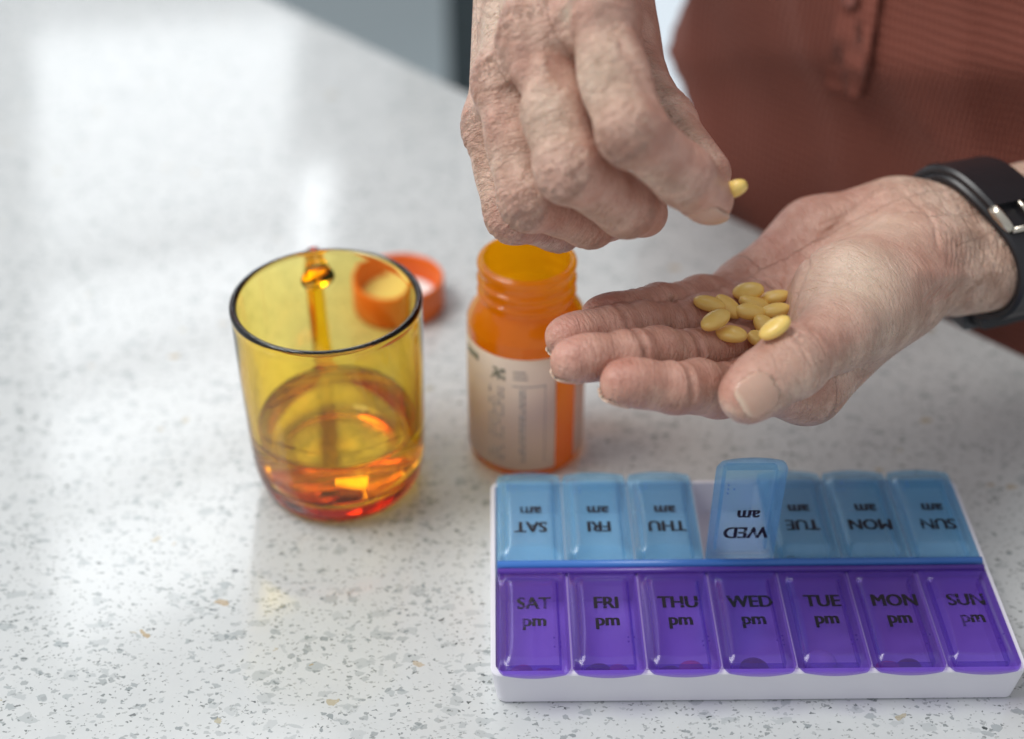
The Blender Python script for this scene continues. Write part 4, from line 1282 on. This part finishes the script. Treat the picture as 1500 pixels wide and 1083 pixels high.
for i, (u, v, an, lf, lb) in enumerate(pills):
    s = LH.surf_point(u, v+3)
    if s is None: continue
    n = LH.grad(s[None])[0]
    n = unit(n*0.5+PN*0.6+0.30*np.array([math.sin(i*2.4), math.cos(i*1.7), 0]))
    a = unit(P(u+math.cos(math.radians(an))*10, v+math.sin(math.radians(an))*10, .55)-P(u, v, .55))
    a = unit(a-n*(a@n)); b = np.cross(n, a)
    o = bpy.data.objects.new('tablet', pm0); COL.objects.link(o)
    o.matrix_world = Matrix([[a[j], b[j], n[j], (s+n*(.0029+lf))[j]] for j in range(3)]+[[0, 0, 0, 1]])
    tag(o, lb, 'tablet', 'yellow tablets in the cupped palm')
ph = (rT[3]+rI[3])/2
o = bpy.data.objects.new('tablet', pm0); COL.objects.link(o)
a = unit(P(1078, 268, .483)-P(1058, 280, .497)); n = unit(P(1060, 262, .50)-P(1068, 285, .50)*1.0); n = unit(n-a*(a@n)); b = np.cross(n, a)
c = P(1075, 277, .490)
o.matrix_world = Matrix([[a[j], b[j], n[j], c[j]] for j in range(3)]+[[0, 0, 0, 1]])
o.scale = (1.12, 1.15, 1.15)
tag(o, 'single yellow tablet pinched between the thumb and forefinger of the upper hand', 'tablet')

# ------------------------------------------------------------------ wristwatch on the left wrist
watch = empty('wristwatch', tuple((radW+ulnW)/2), 0)
tag(watch, 'black rubber wristwatch strap with a steel buckle round the wrist of the palm-up hand', 'watch')
wc = np.array(watch.location)
ax_ = fdL; ww = unit((radW-ulnW)-ax_*((radW-ulnW)@ax_)); wt = np.cross(ax_, ww)
if wt@PN < 0: wt = -wt
W0 = (radW+ulnW)/2+fdL*0.018
def wrist_r(ang_, off=0.0, s=0.0):
    """distance from the wrist axis to the skin in a direction"""
    d = ww*math.cos(ang_)+wt*math.sin(ang_); c = W0+ax_*s
    t = 0.045
    for _ in range(40):
        q = LH((c+d*t)[None])[0]
        if abs(q) < 1e-5: break
        t -= q*0.9
    return t
def band(name, a0, a1, lift, thick, width, mat, n=60, shift=0.0, bevel=0.0008, parent=watch, gapf=None):
    """strap piece hugging the wrist between two angles (degrees)"""
    V = []; F = []
    m = 8
    for i in range(n+1):
        an = math.radians(a0+(a1-a0)*i/n)
        d = ww*math.cos(an)+wt*math.sin(an)
        g = gapf(i/n) if gapf else 0.0
        r0 = wrist_r(an)+lift+g
        sec = [(-width/2, 0.0), (-width/2, thick*.6), (-width/2+bevel*1.5, thick), (0, thick*1.06), (width/2-bevel*1.5, thick), (width/2, thick*.6), (width/2, 0.0), (0, -0.0001)]
        for sx, sz in sec: V.append(W0+ax_*(sx+shift+0.006*math.cos(an))+d*(r0+sz)-wc)
    for i in range(n):
        for k in range(m):
            q = (k+1) % m
            F.append((i*m+k, i*m+q, (i+1)*m+q, (i+1)*m+k))
    F.append(tuple(range(m-1, -1, -1))); F.append(tuple(range(n*m, (n+1)*m)))
    o = mesh_obj(name, V, F, mat, parent)
    o.data.set_sharp_from_angle(angle=math.radians(40))
    return o
band('strap', 0, 360, .0004, .0032, .0285, M['rubber'], 120)
o = band('strap', 95, 215, .0038, .0030, .0270, M['rubber'], 60); o['label'] = 'free end of the strap lapped over the other'
band('keeper', 172, 190, .0066, .0018, .0085, M['rubber'], 14, -.004)
# case on the back of the wrist
band('case', 232, 318, .0026, .0085, .036, M['greyplastic'], 40, 0.002)
band('bezel', 240, 310, .0112, .0016, .031, M['rubber'], 40, 0.002)
band('lug', 222, 240, .0024, .0060, .026, M['rubber'], 12); band('lug', 312, 330, .0024, .0060, .026, M['rubber'], 12)
# buckle: a steel frame and tongue
def wpt(deg, s, lift):
    an = math.radians(deg); d = ww*math.cos(an)+wt*math.sin(an)
    return W0+ax_*(s+0.006*math.cos(an))+d*(wrist_r(an)+lift)-wc
bp = [wpt(96, -.0125, .0050), wpt(88, -.0128, .0052), wpt(78, -.0126, .0050), wpt(70, -.0120, .0044)]
V, F = tube(bp, [(.0022, .0012), (.0024, .0013), (.0022, .0012), (.0018, .0011)], 14)
mesh_obj('buckle', V, F, M['steel'], watch)
V, F = tube([wpt(70, -.0115, .0044), wpt(70, 0, .0050), wpt(70, .0115, .0044)], (.0013, .0013), 12)
mesh_obj('buckle_bar', V, F, M['steel'], watch)
V, F = tube([wpt(96, .0125, .0050), wpt(84, .0128, .0052), wpt(70, .0120, .0044)], (.0022, .0012), 14)
mesh_obj('buckle', V, F, M['steel'], watch)
V, F = tube([wpt(72, 0, .0056), wpt(88, 0, .0062), wpt(98, 0, .0058)], (.0012, .0009), 10)
mesh_obj('buckle_tongue', V, F, M['steel'], watch)

# ------------------------------------------------------------------ shirt
bc = e0+ed*0.0
sP = e0 + ed*(float((np.array([0.114, 0.72])-e0)@ed)+0.085)
tc = np.array([*(sP+en*0.128), 0.0])
bdir = np.array([*ed, 0]); ndir = np.array([*en, 0])
if ndir[:2]@(np.array([0.0, 0.0])-sP) > 0: ndir = -ndir
def shirt_surface():
    nz, na = 120, 220
    V, F = [], []
    for j in range(nz+1):
        z = -0.42+0.92*j/nz
        hw = 0.185+0.03*max(0, (z-0.05)/0.4)-0.16*max(0, (z-0.36)/0.14)**2
        hd = 0.118+0.012*math.sin(z*6)-0.03*max(0, (z-0.36)/0.14)
        for i in range(na):
            a = 2*math.pi*i/na
            c, s = math.cos(a), math.sin(a)
            ex = 2/2.5
            x = hw*math.copysign(abs(c)**ex, c); y = hd*math.copysign(abs(s)**ex, s)
            V.append((x, y, z))
    V = np.array(V)
    # folds: diagonal drags from the side of the belly, a soft roll above the worktop edge
    x, y, z = V[:, 0], V[:, 1], V[:, 2]
    def ridge(q, k): return (1-np.abs(np.sin(q)))**k
    wv = 0.5*noise3(V, 11, 5)
    f = (0.0085*ridge(13*x+17*z+1.1+wv, 2.2)+0.0060*ridge(-9*x+24*z+0.4+1.4*wv, 2.6)+0.0045*ridge(31*x+12*z+2.0*wv, 2)
         + 0.0025*np.sin(60*z-22*x+1.5*np.sin(21*x))+0.0012*np.sin(95*x+40*z)+0.003*noise3(V, 24, 2)) - 0.006
    r = np.sqrt(x*x+y*y)[:, None]
    dirv = np.stack([x, y, 0*x], 1)/np.maximum(r, 1e-6)
    V = V+dirv*f[:, None]
    for j in range(nz):
        for i in range(na):
            q = (i+1) % na
            F.append((j*na+i, j*na+q, (j+1)*na+q, (j+1)*na+i))
    return V, F
V, F = shirt_surface()
WV = tc+V[:, :1]*bdir+V[:, 1:2]*ndir+V[:, 2:]*np.array([0, 0, 1])
# keep the cloth off the worktop
dd = (WV[:, :2]-e0)@en*np.sign(en@ndir[:2])
lim = 0.004; m = (dd < lim) & (WV[:, 2] < 0.02)
WV[m, :2] += ndir[:2]*(lim-dd[m])[:, None]
po = np.array([0.2, 0.8, -0.05])
shirt = mesh_obj('shirt', WV-po, F, M['shirt'], person)
# sleeves
def sleeve(sh, el, r0, r1):
    sh, el = np.array(sh), np.array(el)
    V, F = tube_np(sh, el, (r0, r0), (r1, r1), np.array([0, 0, 1.0]), 60, 40)
    V = np.array(V); ax = unit(el-sh); t = (V-sh)@ax; rad = V-sh-np.outer(t, ax)
    V = V+rad*(0.06*np.sin(t*90+3*np.sin(rad@np.array([40, 30, 20])))+0.04*noise3(V, 40, 7))[:, None]
    o = mesh_obj('sleeve', V-po, F, M['shirt'], person)
shl = tc+bdir*0.20+np.array([0, 0, .40]); shr = tc-bdir*0.20+np.array([0, 0, .40])
sleeve(shl, elbL+np.array([0.0, 0.0, 0.04]), .075, .058)
sleeve(shr, elbR+np.array([0.0, 0.03, 0.06]), .075, .058)
# placket with a button down the front
Wg = WV.reshape(121, 220, 3)
def project(q):
    d = q[..., 1]*cT+(H-q[..., 2])*sT
    return 750+q[..., 0]/d*FPX, 541.5-(q[..., 1]*sT-(H-q[..., 2])*cT)/d*FPX, d
gu, gv, gd = project(Wg)
nrm_out = lambda i, j: unit(np.array([*(Wg[j, i, :2]-tc[:2]), 0.0]))
front_i = [i for i in range(220) if (Wg[70, i]-tc)@ndir < 0]
def col_for(j, u):
    c = [(abs(gu[j, i]-u), i) for i in front_i]
    return min(c)[1]
jt = [j for j in range(121) if -0.02 < Wg[j, 0, 2] < 0.45]
def shirt_pt(u, z):
    j = int(np.argmin(np.abs(Wg[:, 0, 2]-z))); us = gu[j, front_i]; o_ = np.argsort(us)
    pts = Wg[j, front_i][o_]; us = us[o_]
    return np.array([np.interp(u, us, pts[:, k]) for k in range(3)])
zb = None
for z in np.linspace(0.0, 0.2, 101):
    if project(shirt_pt(1265, z))[1] < 142: zb = z; break
zb = 0.04 if zb is None else zb
VS, FS = [], []
rows = 40; cols = 8
for r_ in range(rows+1):
    z = zb+0.20*r_/rows
    for c_ in range(cols+1):
        f = c_/cols
        lean = 0.33*project(shirt_pt(1265, zb))[2]/1.0*0
        u = 1205+ (1263-1205)*f + 46*min(1.0, r_/rows*2.2)
        q = shirt_pt(u, z); o_ = unit(np.array([*(q[:2]-tc[:2]), 0.0]))
        VS.append(q+o_*(0.0010+0.0030*f*f+0.0006*math.sin(r_*0.9+c_))-po)
for r_ in range(rows):
    for c_ in range(cols):
        a = r_*(cols+1)+c_; FS.append((a, a+1, a+cols+2, a+cols+1))
n0 = len(VS); VS += [v-(unit(np.array([*(v[:2]+po[:2]-tc[:2]), 0.0]))*0.0016) for v in VS[:n0]]
FS += [tuple(i+n0 for i in f[::-1]) for f in FS]
for r_ in range(rows):
    a = r_*(cols+1)+cols; b = a+cols+1; FS.append((a, a+n0, b+n0, b))
for c_ in range(cols): FS.append((c_, c_+n0, c_+1+n0, c_+1))
plk = mesh_obj('placket', VS, FS, M['shirt'], shirt)
V, F = lathe([(0, 0.0009), (0.0028, 0.0009), (0.0036, 0.0018), (0.0050, 0.0016), (0.0055, 0.0008), (0.0050, 0.0), (0, 0.0)], 28)
q = shirt_pt(1250, zb+0.055)
for z in np.linspace(0.0, 0.25, 126):
    q = shirt_pt(1252, z)
    if project(q)[1] < 4: break
o_ = unit(np.array([*(q[:2]-tc[:2]), 0.0]))
bt = mesh_obj('button', V, F, M['button'], plk)
bt.location = tuple(q+o_*0.0032-po); bt.rotation_euler = Vector(o_).to_track_quat('Z', 'Y').to_euler()
